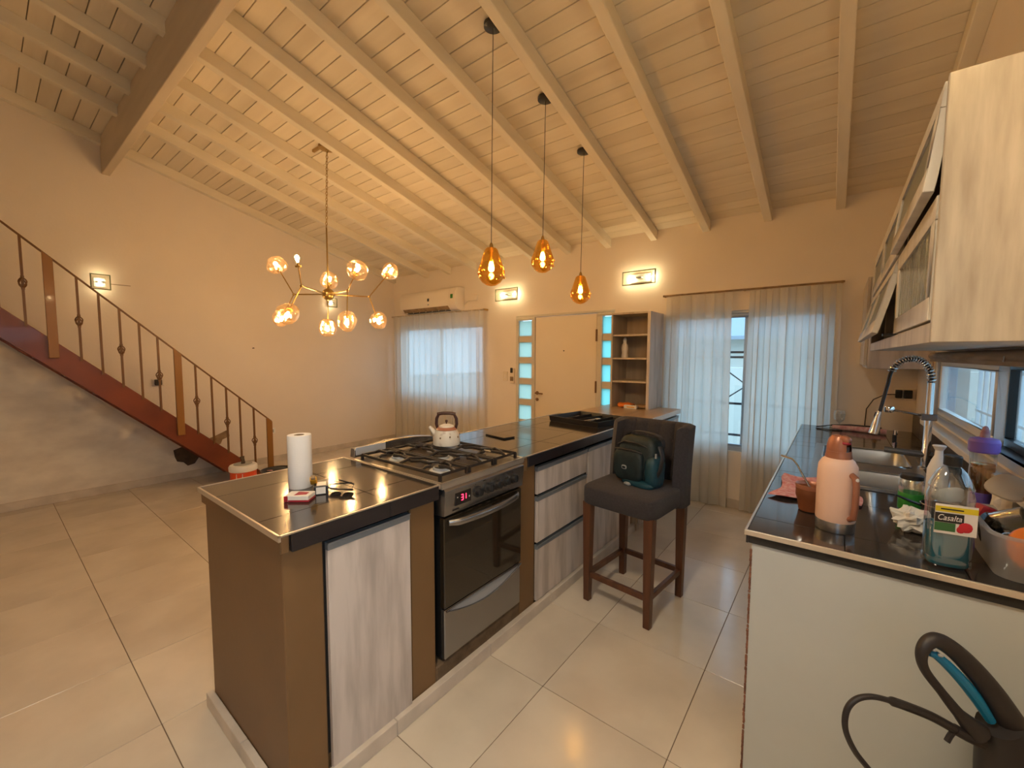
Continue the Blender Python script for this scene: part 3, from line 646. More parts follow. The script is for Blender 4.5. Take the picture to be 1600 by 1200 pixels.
# sink
sk = thing('sink', 'double bowl stainless sink set in the right countertop', 'sink', (.15, 2.96, ZC)); 
def rrect(x0, x1, y0, y1, r, n=5):
    pts = []
    for cx, cy, a in ((x1-r, y1-r, 0), (x0+r, y1-r, pi/2), (x0+r, y0+r, pi), (x1-r, y0+r, 1.5*pi)):
        pts += [(cx+r*cos(a+pi/2*i/n), cy+r*sin(a+pi/2*i/n)) for i in range(n+1)]
    return pts
def bowl(x0, x1, y0, y1, dep, name):
    mb = MB(); rings = [rrect(x0, x1, y0, y1, .06), rrect(x0+.006, x1-.006, y0+.006, y1-.006, .055), rrect(x0+.012, x1-.012, y0+.012, y1-.012, .055), rrect(x0+.05, x1-.05, y0+.05, y1-.05, .04)]
    zs = [.004, -.004, -dep+.03, -dep]; vs = []; n = len(rings[0])
    for rg, zz in zip(rings, zs): vs += [(a, b_, zz) for a, b_ in rg]
    fs = [(i*n+j, i*n+(j+1) % n, (i+1)*n+(j+1) % n, (i+1)*n+j) for i in range(3) for j in range(n)]+[tuple(range(3*n, 4*n))]
    mb.add(vs, fs); o = mb.build(name, 'sink', sk)
    MB().lathe([(.04, -dep+.001), (.038, -dep+.004), (.02, -dep+.002), (.001, -dep+.001)], ((x0+x1)/2, (y0+y1)/2, 0), 16).build('drain', 'chrome', o); return o
ax, ay = .15, 2.96
b1 = (SX0+.03-ax, SX1-.03-ax, 3.0-ay, SY1-.035-ay); b2 = (SX0+.03-ax, SX1-.03-ax, SY0+.03-ay, 2.80-ay)
bowl(*b1, .17, 'bowl'); bowl(*b2, .15, 'bowl')
X0, X1, Y0, Y1 = SX0-.012-ax, SX1+.012-ax, SY0-.012-ay, SY1+.012-ay
rm = MB()
rm.box(X0, b1[0]+.004, Y0, Y1, .0005, .0035).box(b1[1]-.004, X1, Y0, Y1, .0005, .0035).box(b1[0], b1[1], Y0, b2[2]+.004, .0005, .0035).box(b1[0], b1[1], b2[3]-.004, b1[2]+.004, .0005, .0035).box(b1[0], b1[1], b1[3]-.004, Y1, .0005, .0035)
rm.build('rim', 'sink', sk, bevel=.001)
loopp = lambda b_: [(p[0], p[1], .005) for p in rrect(*b_, .06)]
for b_ in (b1, b2):
    pp = loopp(b_); MB().tube(pp+[pp[0]], .0035, 6, caps=False).build('bowl_rim', 'chrome', sk)
# faucet
fa = thing('faucet', 'tall chrome pull-down faucet with black coiled spring', 'faucet', (.392, 3.06, ZC))
MB().lathe([(.028, 0), (.028, .01), (.020, .016), (.018, .10), (.016, .105), (.0145, .46)], seg=18).build('post', 'chrome', fa)
MB().tube([(.025, 0, .075), (-.165, 0, .085)], [.017, .017], 14).build('mixer_body', 'steel', fa)
MB().tube([(-.125, 0, .09), (-.125, 0, .13)], .010, 10).tube([(-.125, -.004, .17), (-.125, -.004, .195)], .010, 10).build('lever', 'chrome', fa)
MB().tube([(-.127, 0, .125), (-.127, 0, .172)], .0095, 10).build('lever_grip', 'bplast', fa)
arc = []
for i in range(41):
    t_ = i/40; a = pi*t_
    arc.append(Vector((-.078+.078*cos(a)-.02*max(0, t_-.5), 0, .46+.125*sin(a)**.9)))
endp = arc[-1]; arc += [endp+Vector((-.007*k, 0, -.042*k)) for k in (1, 2, 3, 4)]
MB().tube([(p.x, p.y, p.z) for p in arc], .0085, 8).build('hose', 'ddark', fa)
cl = []; path = arc[:36]; turns = 21; n_ = turns*12
for i in range(n_+1):
    u = i/n_*(len(path)-1); k = min(int(u), len(path)-2); w = u-k; p = path[k].lerp(path[k+1], w); d = (path[k+1]-path[k]).normalized()
    side = Vector((0, 1, 0)); up = d.cross(side); ang = 2*pi*turns*i/n_; cl.append(p+.0145*(side*cos(ang)+up*sin(ang)))
MB().tube(cl, .0040, 6).build('spring', 'chrome', fa)
hp = arc[-1]
MB().tube([hp, hp+Vector((-.006, 0, -.03)), hp+Vector((-.012, 0, -.075)), hp+Vector((-.018, 0, -.125))], [.010, .013, .019, .025], 16).build('spray_head', 'chrome', fa)
MB().box(-.03, .03, -.02, .02, .262, .295).tube([(-.02, 0, .285), (-.15, .01, .305)], .006, 8).build('holder_arm', 'steel', fa, bevel=.003)
MB().lathe([(.020, 0), (.022, .006), (.022, .026), (.018, .032)], (-.155, .01, .29), 16).build('holder_ring', 'chrome', fa)

# ---------------- wall cabinets
uc = thing('wall_cabinet', 'whitewashed hanging cabinet over the sink with six glass flap doors, one ajar', 'cabinet', (.33, 2.4, 1.53)); off = (-.33, -2.4, -1.53)
CX, CY0, CY1, CZ0, CZ1 = .16, 1.30, 3.46, 1.53, 2.10
MB().box(CX, XR-.002, CY0, CY0+.018, CZ0, CZ1).build('side_panel', 'lams', uc, loc=off, bevel=.0015)
MB().box(CX, XR-.002, CY1-.018, CY1, CZ0, CZ1).box(CX+.02, XR-.002, CY0+.018, CY1-.018, CZ0, CZ0+.018).box(CX+.02, XR-.002, CY0+.018, CY1-.018, CZ1-.018, CZ1).box(XR-.012, XR-.002, CY0+.018, CY1-.018, CZ0+.018, CZ1-.018).box(CX+.02, XR-.012, CY0+.018, CY1-.018, 1.845, 1.86).box(CX+.02, XR-.012, 2.07, 2.088, CZ0+.018, CZ1-.018).box(CX+.02, XR-.012, 2.78, 2.798, CZ0+.018, CZ1-.018).build('carcass', 'laml', uc, loc=off)
MB().box(CX, CX+.02, CY0+.018, CY1-.018, CZ0, CZ0+.045).build('fascia', 'laml', uc, loc=off, bevel=.001)
cells = [(1.325, 2.065), (2.085, 2.775), (2.795, 3.45)]
def flap(y0, y1, z0, z1, ang, gm):
    w = y1-y0; h_ = z1-z0
    d = MB()
    fw = .052
    d.box(-.002, .018, 0, w, -h_, -h_+fw).box(-.002, .018, 0, w, -fw, 0).box(-.002, .018, 0, fw, -h_+fw, -fw).box(-.002, .018, w-fw, w, -h_+fw, -fw)
    o = d.build('flap_door', 'lamd', uc, bevel=.0015); o.location = (CX-.001-.33, y0-2.4, z1-1.53); o.rotation_euler = (0, ang, 0)
    MB().box(.004, .009, fw-.002, w-fw+.002, -h_+fw-.002, -fw+.002).build('glass_panel', gm, o)
    return o
for i, (a, b_) in enumerate(cells):
    flap(a, b_, 1.865, 2.095, RD(6 if i == 0 else 1.5), 'cabglass2')
    flap(a, b_, 1.58, 1.855, RD(0.3 if i == 0 else 13), 'cabglass' if i == 0 else 'cabglass2')
MB().box(CX-.03, CX+.02, 2.10, 2.14, 1.575, 1.583).build('flap_stay', 'bplast', uc, loc=off)
ec = thing('wall_cabinet', 'grey sided cabinet hanging lower in the corner past the glass doors', 'cabinet', (.33, 4.17, 1.41)); off = (-.33, -4.17, -1.41)
MB().box(.165, XR-.002, 3.86, YF-.002, 1.41, 2.05).build('carcass', 'lam', ec, loc=off, bevel=.002)
MB().box(.145, .163, 3.862, YF-.004, 1.43, 2.05).build('door', 'laml', ec, loc=off, bevel=.001)
bl = thing('roller_blind', 'rolled brown cloth blind above the sliding window, under the cabinet', 'blind', (.47, 2.5, 1.50))
MB().tube([(0, -1.2, 0), (0, 1.18, 0)], .022, 12).build('roll', 'valance', bl); MB().box(-.012, .012, -1.2, 1.18, -.035, -.012).build('bottom_rail', 'valance', bl, bevel=.003)
MB().tube([(-.022, -.35, .0), (-.024, -.352, -.02)], .003, 6).build('clip', 'chrome', bl)

# ================================================================== LAMPS
def bulb(parent, T, s=1., m='glow', seg=12):
    sk_ = MB().lathe([(.011*s, -.03*s), (.011*s, -.004*s)], T=T, seg=seg).build('lamp_holder', 'brass', parent)
    MB().lathe([(.007*s, -.004*s), (.012*s, .012*s), (.017*s, .030*s), (.016*s, .044*s), (.008*s, .054*s), (.001, .056*s)], T=T, seg=seg).build('bulb', m, parent)
def orient(p, d):
    d = Vector(d).normalized(); q = Vector((0, 0, 1)).rotation_difference(d).to_matrix().to_4x4(); return Matrix.Translation(p) @ q
HB = Vector((-3.87, 2.09, 2.07))
chd = thing('chandelier', 'branching brass chandelier with clear glass globes over the living area', 'chandelier', tuple(HB))
top = Vector((-3.84, 2.10, zb(2.10)))
tl = top-HB
MB().lathe([(.075, -.002), (.078, -.012), (.070, -.028), (.02, -.034)], tuple(tl), 24).box(tl.x-.20, tl.x-.05, tl.y-.04, tl.y-.018, tl.z-.012, tl.z+.03).build('canopy', 'brass', chd)
cz0 = .28; ch = MB(); n = 26
P0 = Vector((0, 0, .62)); P1 = Vector((tl.x, tl.y, tl.z-.03))
for i in range(n):
    a = P0.lerp(P1, i/n); b_ = P0.lerp(P1, (i+1)/n); c = (a+b_)/2; hl = (b_-a).length*.62; ax_ = i*pi/2
    ch.tube([c+Vector((.009*cos(t)*cos(ax_), .009*cos(t)*sin(ax_), hl*sin(t))) for t in [2*pi*k/10 for k in range(11)]], .0028, 5, caps=False)
ch.build('chain', 'brass', chd)
MB().tube([(0, 0, .03), (0, 0, .62)], .007, 8).build('rod', 'brass', chd)
MB().sell((0, 0, 0), (.057, .057, .057), 1, 20, 12).lathe([(.02, .045), (.012, .075)], seg=12).build('hub', 'brass', chd)
AJ, AU, AD = (-4.139, 1.89, 2.07), (-4.27, 1.79, 2.36), (-4.24, 1.81, 1.83)
arms = [(AJ, [AU, AD]),
        ((-3.582, 1.701, 2.07), [(-3.549, 1.656, 2.295), (-3.44, 1.51, 1.80)]),
        ((-3.499, 2.07, 2.07), [(-3.30, 2.06, 2.243), (-3.525, 2.072, 1.78)]),
        ((-3.70, 2.42, 2.07), [(-3.60, 2.62, 2.35), (-3.66, 2.50, 1.82)]),
        ((-4.18, 2.256, 2.07), [(-4.198, 2.286, 2.285), (-4.213, 2.258, 1.755)])]
for ai, (j, gs) in enumerate(arms):
    J = Vector(j)-HB
    ar = MB().tube([(0, 0, 0), J], .0065, 8).sell(tuple(J), (.013, .013, .013), 1, 10, 6).build('arm', 'brass', chd)
    for gi, g in enumerate(gs):
        G = Vector(g)-HB; dr_ = (G-J).normalized(); s0 = G-dr_*.075
        MB().tube([J, s0], .0055, 8).tube([s0-dr_*.004, s0+dr_*.012], [.024, .026], 14).build('branch', 'brass', ar)
        T = orient(s0+dr_*.04, dr_); bulb(chd, T, .95)
        if (ai, gi) == (1, 0): continue       # this branch has lost its globe
        rnd = random.Random(ai*3+gi); ph = [rnd.uniform(0, 6.28) for _ in range(4)]
        def fn(p, ph=ph): k = 1+.055*sin(3.2*p.x+ph[0])+.05*sin(4.1*p.y+ph[1])+.05*sin(3.7*p.z+ph[2]+2*p.x); return p*k
        MB().sell((0, 0, .055), (.088, .088, .088), 1, 11, 8, T=orient(s0, dr_), fn=fn).build('glass_globe', 'globe', chd, smooth=False)
# pendants
def pendant(x, y, zbot, s, label):
    t = thing('pendant_lamp', label, 'pendant lamp', (x, y, zbot), 0, 'amber pendants over the island')
    zc = zb(y)-zbot
    MB().lathe([(.056, 0.0), (.056, -.018), (.05, -.022), (.004, -.024)], (0.015, 0, zc), 24, T=None).build('canopy', 'bplast', t)
    MB().tube([(0.015, 0, zc-.02), (0, 0, .22)], .0022, 6).build('cord', 'bplast', t)
    MB().lathe([(.006, .265), (.012, .25), (.014, .225), (.014, .212)], seg=14).build('cap', 'brass', t)
    prof = [(.001, .0), (.030, .006), (.058, .024), (.078, .052), (.0845, .08), (.080, .108), (.064, .150), (.050, .195), (.040, .222), (.030, .232), (.012, .235)]
    MB().shell(prof, seg=28).build('glass_shade', 'amber', t)
    for k in range(9):
        a = k*2.399; rr = .083
        MB().sell((rr*cos(a), rr*sin(a), .055+.03*((k*7) % 3)/2), (.007, .007, .007), 1, 8, 5).build('glass_bead', 'amber', t)
    MB().tube([(0, 0, .212), (0, 0, .15)], .009, 10).build('lamp_holder', 'brass', t)
    MB().lathe([(.007, 0), (.012, -.012), (.0175, -.034), (.017, -.05), (.009, -.060), (.001, -.062)], (0, 0, .150), 12).build('bulb', 'glowp', t)
pendant(-1.722, 1.99, 1.925, 1, 'amber glass pendant nearest the viewer, above the stove end of the island')
pendant(-1.726, 2.565, 2.095, 1, 'amber glass pendant in the middle of the row of three')
pendant(-1.726, 3.135, 1.925, 1, 'amber glass pendant farthest away, lowest in the picture, before the door')
# wall lamps
def sconce(x, y, z, w, h_, rz, n, label, glow='glows'):
    t = thing('wall_lamp', label, 'wall lamp', (x, y, z), rz, 'glass wall lamps')     # local -y looks into the room
    MB().box(-w*.30, w*.30, -.018, 0, -h_*.30, h_*.30).build('back_plate', 'alu', t, bevel=.002)
    MB().box(-w/2+.004, w/2-.004, -.078, -.074, -h_/2+.004, h_/2-.004).build('glass_plate', 'lens', t, smooth=False)
    e = MB(); q = .010
    for a in (-1, 1): e.box(-w/2, w/2, -.079, -.072, a*h_/2-q/2*(1+a)+0 if a > 0 else -h_/2, (h_/2 if a > 0 else -h_/2+q)).box((w/2-q if a > 0 else -w/2), (w/2 if a > 0 else -w/2+q), -.079, -.072, -h_/2+q, h_/2-q)
    e.build('frame', 'greenedge', t, bevel=.0005)
    MB().box(-.03, .03, -.084, -.018, -.006, .006).build('bracket', 'grey', t, bevel=.001)
    for k in range(n):
        bx_ = (k-(n-1)/2)*w*.55
        MB().tube([(bx_-.012, -.045, 0), (bx_+.012, -.045, 0)], .013, 10).build('bulb', glow, t)
sconce(-3.56, YF, 2.31, .39, .165, 0, 2, 'lit rectangular wall lamp to the upper left of the front door')
sconce(-1.73, YF, 2.335, .37, .15, 0, 2, 'lit rectangular wall lamp above the open shelf unit')
sconce(XL, .815, 2.24, .155, .16, pi/2, 1, 'lit square wall lamp behind the stair railing')
sconce(XL, 3.33, 2.275, .155, .14, pi/2, 1, 'lit square wall lamp seen behind the chandelier hub')
sconce(XR, .95, 2.50, .37, .15, -pi/2, 2, 'assumed lit wall lamp added high on the kitchen wall, outside the picture on the right', 'glowadd')  # unseen lamp, assumed from the bright cabinet side, added to light the kitchen
sconce(XL, -1.3, 3.5, .155, .16, pi/2, 1, 'square fill lamp added on the left wall by the stair head, out of view', 'glowadd')  # unseen lamp added to brighten the upper left wall
gp_ = thing('fill_lamp', 'shaded fill lamp added above the viewer, out of view', 'fill lamp', (-.60, .10, 2.95))  # unseen lamp added as overhead fill for the kitchen floor
MB().shell([(.19, 0), (.185, .05), (.12, .13), (.03, .17)], seg=30).build('shade', 'white', gp_)
MB().lathe([(.17, .03), (.17, .036)], seg=30).build('diffuser', 'glowc', gp_)
MB().tube([(0, 0, .16), (0, 0, zb(.10)-2.95)], .008, 8).lathe([(.05, zb(.10)-2.95-.02), (.05, zb(.10)-2.95)], seg=20).build('stem', 'brass', gp_)
MB_ = MB().box(XL, XL+.004, .90, 1.06, 2.232, 2.238).build('wall_crack', 'stain2', wl)

# ================================================================== FRONT WALL ITEMS
ac = thing('air_conditioner', 'white split air conditioner above the left curtain', 'air conditioner', (-5.06, YF, 2.32))
pr = [(0, .165), (-.10, .168), (-.165, .155), (-.195, .10), (-.205, .0), (-.195, -.09), (-.150, -.145), (-.08, -.165), (0, -.165)]
MB().prism(pr, -.64, .50, 'x', k=0).build('body', 'ac', ac, bevel=.004, seg=2)
MB().prism([(a*1.01, b_*1.01) for a, b_ in pr], .50, .64, 'x').build('end_cap', 'ac', ac, bevel=.006, seg=2)
MB().prism([(-.188, -.10), (-.150, -.150), (-.145, -.143), (-.182, -.095)], -.58, .48, 'x').build('louvre', 'stain2', ac)
MB().box(-.50, .45, -.16, -.10, -.168, -.155).build('air_outlet', 'bplast', ac)
for k in range(7): MB().box(-.5+k*.15, -.493+k*.15, -.165, -.12, -.166, -.150).build('fin', 'ac', ac)
MB().box(.04, .08, -.2075, -.203, -.01, .035).build('badge', 'bplast', ac); MB().box(.045, .075, -.2065, -.203, -.07, -.05).build('sensor', 'grey', ac)
MB().box(.555, .60, -.2085, -.204, .03, .12).build('sticker', 'bplast', ac, label=None) if False else MB().box(.555, .60, -.2115, -.2, .0, .06).build('sticker', 'green', ac)
jb = thing('junction_box', 'small cream junction box right of the air conditioner', 'junction box', (-4.22, YF, 2.325))
MB().box(-.075, .075, -.03, 0, -.04, .04).build('cover', 'wall', jb, bevel=.004)
MB().tube([(-.07, -.02, -.02), (-.14, -.012, -.05), (-.21, -.012, -.10)], .006, 6).build('cable', 'ac', jb)
sw_ = thing('light_switch', 'white switch plate left of the front door', 'switch', (-3.63, YF, 1.20)); MB().box(-.04, .04, -.010, 0, -.065, .065).build('plate', 'creamdoor', sw_, bevel=.003); MB().box(-.018, .018, -.014, -.010, -.03, .03).build('rocker', 'ac', sw_, bevel=.001)
ic = thing('intercom', 'slim cream intercom with dark top beside the front door', 'intercom', (-3.50, YF, 1.22)); MB().box(-.035, .035, -.03, 0, -.11, .09).build('case', 'creamdoor', ic, bevel=.006); MB().box(-.022, .022, -.042, -.03, .03, .10).build('earpiece', 'bplast', ic, bevel=.006); MB().box(-.028, .028, -.032, -.03, -.08, -.02).build('keypad', 'stain2', ic)
def outlet(loc, rz, label, dark=False, s=1):
    t = thing('power_outlet', label, 'outlet', loc, rz); MB().box(-.055*s, .055*s, -.010, 0, -.04*s, .04*s).build('plate', 'white' if not dark else 'ac', t, bevel=.003)
    MB().box(-.03*s, -.012*s, -.014, -.010, -.02*s, .02*s).box(.012*s, .03*s, -.014, -.010, -.02*s, .02*s).build('socket', 'bplast' if dark else 'grey', t, bevel=.001); return t
outlet((XL, 2.43, .435), pi/2, 'white double outlet on the left wall past the stair foot')
t = outlet((XL, 1.245, 1.17), pi/2, 'wall outlet with dark plugs seen between the stair balusters', True)
MB().box(-.035, .03, -.05, -.014, -.03, .035).build('plug', 'bplast', t, bevel=.006)
t = thing('power_outlet', 'black socket on the kitchen wall beside the faucet', 'outlet', (.445, YF, 1.195)); MB().box(-.075, .05, -.008, 0, -.045, .045).build('plate', 'wall', t, bevel=.003)
MB().box(-.07, -.03, -.03, -.008, -.03, .035).box(-.02, .03, -.03, -.008, -.03, .035).build('socket', 'bplast', t, bevel=.004)
MB().tube([(-.05, -.03, 0), (-.13, -.035, -.005), (-.20, -.04, -.05), (-.24, -.045, -.13), (-.245, -.05, -.27)], .004, 6).build('cable', 'bplast', t)

# ---------------- curtains
def curtain(par_t, name, x0, x1, z0, z1, y, folds, amp, seed, flare=0., mat_='curtain'):
    r = random.Random(seed); ph = [r.uniform(0, 6.28) for _ in range(5)]; W_ = x1-x0
    def fn(u, v):
        zz = z0+(z1-z0)*v; a = amp*(.45+.55*(1-v)**.5)
        s = sin(2*pi*folds*u+ph[0]+.9*sin(2*pi*1.3*u+ph[1])); s2 = sin(2*pi*folds*2.3*u+ph[2]+2*v)
        x = x0+W_*(.5+(u-.5)*(1+flare*(1-v)))+.55*a*sin(4*pi*folds*u+2*ph[0]+1.8*sin(2*pi*1.3*u+ph[1]))
        return (x, y+a*(s*.8+.25*s2)+.01*(1-v)*sin(3*u+ph[4]), zz)
    o = MB().grid(fn, int(folds*16), 14).build(name, mat_, par_t, smooth=True, ang=180); return o
c1 = thing('curtain', 'sheer cream curtain under the air conditioner', 'curtain', (-5.0, 4.4, 0)); 
curtain(c1, 'cloth', -1.03, 1.03, .015, 2.13, 0, 13, .032, 3)
c1.rotation_euler = (0, 0, 0)
MB().tube([(-1.06, 0, 2.135), (1.05, 0, 2.135)], .011, 8).build('rail', 'laml', c1); MB().box(-1.05, -1.03, 0, .1, 2.125, 2.145).box(1.03, 1.05, 0, .1, 2.125, 2.145).build('bracket', 'brass', c1)
cr_ = thing('curtain_rail', 'thin curtain rail spanning the wide window beside the shelf unit', 'curtain rail', (-.72, 4.45, 2.115))
MB().tube([(-.75, 0, 0), (.74, 0, 0)], .009, 8).build('rail', 'stain2', cr_); MB().box(-.75, -.735, 0, .05, -.01, .01).box(-.006, .01, 0, .05, -.01, .01).box(.715, .73, 0, .05, -.01, .01).build('bracket', 'brass', cr_)
c2 = thing('curtain', 'left half of the sheer curtain pair beside the shelf unit', 'curtain', (-1.115, 4.445, 0)); curtain(c2, 'cloth', -.31, .31, .012, 2.10, 0, 4.5, .032, 11, .06)
c3 = thing('curtain', 'right half of the sheer curtain pair, beside the kitchen counter', 'curtain', (-.325, 4.445, 0)); curtain(c3, 'cloth', -.335, .325, .012, 2.10, 0, 6.5, .030, 23, .02)

# ================================================================== BAR STOOL + BAG
ST = thing('bar_stool', 'tall bar stool with charcoal tufted back and walnut legs', 'stool', (-.93, 2.42, 0), RD(-6))
MBS = 'fabric'
lx, ly = .195, .215
for sx, sy in ((-1, -1), (1, -1), (1, 1), (-1, 1)):
    MB().add([(sx*lx+a*w, sy*ly+b_*w, z_) for z_, w in ((0, .019), (.62, .027)) for a, b_ in ((-1, -1), (1, -1), (1, 1), (-1, 1))], [(0, 3, 2, 1), (4, 5, 6, 7)]+[(i, (i+1) % 4, 4+(i+1) % 4, 4+i) for i in range(4)]).build('leg', 'legw', ST, bevel=.003)
for sy in (-1, 1): MB().box(-lx+.022, lx-.022, sy*ly-.012, sy*ly+.012, .150, .182).build('stretcher', 'legw', ST, bevel=.002)
for sx in (-1, 1): MB().box(sx*lx-.012, sx*lx+.012, -ly+.022, ly-.022, .150, .182).build('stretcher', 'legw', ST, bevel=.002)
# seat
se = MB(); NU, NV = 16, 16
def sq(p): return p
se.sell((0, -.005, .665), (.232, .252, .062), .22, 40, 16, fn=lambda p: Vector((p.x, p.y, p.z*(1 if p.z < 0 else 1-.0*p.x*p.x+.10*(1-p.x*p.x)*(1-p.y*p.y)))))
se.build('seat', MBS, ST, ang=60)
# back: plan-view U shell with wings, rising from below the seat
inn = []; R_ = .034
def plan(t, o):   # t in 0..1 along the U from left wing front to right wing front
    w, d = .222+o, .085
    L1 = d; Lc = pi/2*R_; L2 = 2*(w-R_); tot = 2*L1+2*Lc+L2; s_ = t*tot
    yb = .20+o
    if s_ < L1: return (-w, yb-R_-L1+s_)
    s_ -= L1
    if s_ < Lc: a = s_/R_; return (-w+R_-R_*cos(a), yb-R_+R_*sin(a))
    s_ -= Lc
    if s_ < L2: return (-w+R_+s_, yb)
    s_ -= L2
    if s_ < Lc: a = s_/R_; return (w-R_+R_*sin(a), yb-R_+R_*cos(a))
    return (w, yb-R_-(s_-Lc))
NB, NZ = 60, 22
def topz(t): return 1.073-.014*(abs(t-.5)*2)**8
def bot(t): return .60
def backpt(t, v, o):
    x, y_ = plan(t, o); z_ = bot(t)+(topz(t)-bot(t))*v
    return (x, y_+.05*v*v, z_)
def inner(t, v):
    x, y_, z_ = backpt(t, v, -.028)
    m_ = max(0, 1-abs(t-.5)*2/.72); ch_ = abs(sin(pi*(t-.14)/.72*5)) if .14 < t < .86 else 1
    vr = (1-.75*abs(cos(pi*3*v)) ) if v > .2 else 1
    dd = .018*(1-ch_**.5)*min(1, m_*3)*(1 if v > .15 else 0)
    return (x, y_+dd, z_)
vs = []; fs = []
for i in range(NB+1):
    t_ = i/NB; col_ = [backpt(t_, j/NZ, .028) for j in range(NZ+1)]
    xi, yi, zi = inner(t_, 1); xo, yo, zo = col_[-1]
    col_ += [((xo*2+xi)/3, (yo*2+yi)/3, zi+.012), ((xo+xi*2)/3, (yo+yi*2)/3, zi+.012)]
    col_ += [inner(t_, j/NZ) for j in range(NZ, -1, -1)]
    vs += col_
nc = len(vs)//(NB+1)
for i in range(NB):
    for j in range(nc): fs.append((i*nc+j, (i+1)*nc+j, (i+1)*nc+(j+1) % nc, i*nc+(j+1) % nc))
fs += [tuple(range(nc)), tuple(range(NB*nc, NB*nc+nc))[::-1]]
MB().add(vs, fs).build('backrest', MBS, ST, ang=50, bevel=0)
for k in range(4):
    for row, zz in ((0, .72), (1, .86), (2, .97)):
        t_ = .14+.72*(k+1)/5; x, y_, z_ = inner(t_, (zz-.6)/.475)
        MB().sell((x, y_-.002, zz), (.011, .006, .011), 1, 10, 6).build('button', MBS, ST)
# backpack / bag
bg_ = thing('bag', 'dark teal shoulder bag sitting on the bar stool seat', 'bag', (-.915, 2.415, .733), RD(-14)); bg_.scale = (1.1, 1.05, 1.06)
def bfn(p): return Vector((p.x*(1-.10*max(0, p.z)), p.y*(1-.25*max(0, p.z)), p.z))
MB().sell((0, .02, .135), (.122, .078, .132), .42, 32, 20, fn=bfn).build('body', 'bag', bg_, ang=60)
fp = MB().sell((-.025, -.055, .105), (.092, .032, .092), .5, 24, 14).build('front_pocket', 'bag', bg_, ang=60)
MB().sell((-.035, -.088, .095), (.017, .003, .012), .7, 14, 6).build('badge', 'grey', fp); MB().sell((-.035, -.0915, .095), (.011, .002, .0065), .7, 14, 6).build('badge_centre', 'bag', fp)
MB().tube([(-.115, -.062, .185), (-.06, -.084, .196), (.01, -.084, .196), (.06, -.064, .185)], .0045, 6).build('zipper', 'ddark', bg_)
MB().tube([(-.118, -.03, .205), (-.06, -.055, .235), (.03, -.055, .235), (.10, -.03, .205)], .0045, 6).build('zipper', 'ddark', bg_)
MB().sell((.105, -.01, .085), (.036, .062, .088), .6, 16, 12, fn=lambda p: Vector((p.x*(1+.12*sin(9*p.z+5*p.y)), p.y, p.z))).build('side_pocket', 'bagt', bg_, ang=80)
MB().sell((.03, -.03, .012), (.10, .06, .020), .6, 16, 8).build('base', 'bagt', bg_)
MB().grid(lambda u, v: (.0+.135*sin(pi*(u-.45)*.98), .05-.03*u+(v-.5)*.035, .22+.075*cos(pi*(u-.5))*1.+.006*sin(9*u)), 18, 3, thick=(0, 0, .006)).build('strap', 'ddark', bg_, ang=60)
MB().tube([(.13, -.01, .23), (.155, -.02, .18), (.15, -.03, .11), (.12, -.04, .03)], .012, 8, flat=.35).build('strap', 'ddark', bg_)
MB().box(.128, .134, -.05, -.04, .17, .195).build('strap_buckle', 'grey', bg_)
MB().sell((-.01, -.085, .006), (.022, .02, .010), .8, 10, 6).build('rubber_tab', 'grey', bg_)

# ================================================================== ISLAND ITEMS
ZI = .950
pt = thing('paper_towel_roll', 'white paper towel roll standing on the near island top', 'paper towel', (-1.735, .795, ZI))
MB().lathe([(.0445, 0), (.0455, .004), (.0455, .214), (.0445, .218), (.020, .218), (.020, .10), (.001, .10)], seg=32).build('paper', 'paper', pt); MB().lathe([(.020, .05), (.0205, .2175), (.0185, .2175), (.0185, .05)], seg=24).build('core', 'stain2', pt)
cg_ = thing('cigarette_pack', 'red and white cigarette pack lying before the paper roll', 'cigarette pack', (-1.578, .718, ZI), RD(40))
MB().box(-.045, .045, -.030, .030, .001, .024).build('carton', 'lblw', cg_, bevel=.0015)
MB().box(-.0457, -.030, -.0306, .0306, .0005, .0236).build('red_panel', 'red', cg_, bevel=.001)
MB().box(-.030, .0457, -.0306, .0306, .0005, .009).build('red_panel', 'red', cg_, bevel=.001)
MB().prism([(-.012, -.02), (.03, -.012), (.03, .012), (-.012, .02)], .0238, .0246).build('emblem', 'red', cg_)
lt = thing('lighter', 'yellow plastic lighter leaning among the packs by the paper roll', 'lighter', (-1.615, .79, ZI+.047), RD(30))
MB().box(-.012, .012, -.028, .028, -.006, .010).build('body', 'yellow', lt, bevel=.003, seg=2); MB().box(-.008, .008, -.042, -.026, -.004, .010).build('head', 'stain2', lt, bevel=.002); lt.rotation_euler = (RD(-35), 0, RD(60))
bk = thing('card_box', 'small black box with a white panel between the paper roll and the sunglasses', 'box', (-1.605, .815, ZI), RD(-28))
MB().box(-.055, .040, -.026, .026, .0005, .034).build('carton', 'bplast', bk, bevel=.0015); MB().box(.0402, .0408, -.018, .016, .004, .03).build('white_panel', 'lblw', bk); MB().box(-.02, .03, -.016, .018, .0342, .0348).build('white_panel', 'lblw', bk)
sg = thing('sunglasses', 'folded dark sunglasses at the edge of the pile on the near island top', 'sunglasses', (-1.545, .875, ZI+.004), RD(30)); sg.rotation_euler = (RD(62), 0, RD(30)); sg.scale = (.85, .85, .85)
for s_ in (-1, 1): MB().sell((s_*.031, 0, .018), (.027, .004, .019), .8, 18, 8).build('lens', 'ovenglass', sg)
MB().tube([(-.062, .002, .030), (-.03, -.003, .038), (0, -.002, .030), (.03, -.003, .038), (.062, .002, .030)], .003, 6).tube([(-.06, .002, .03), (-.058, .02, .02), (.04, .035, .006)], .003, 6).tube([(.06, .002, .03), (.058, .026, .02), (-.03, .045, .006)], .003, 6).build('frame', 'bplast', sg)
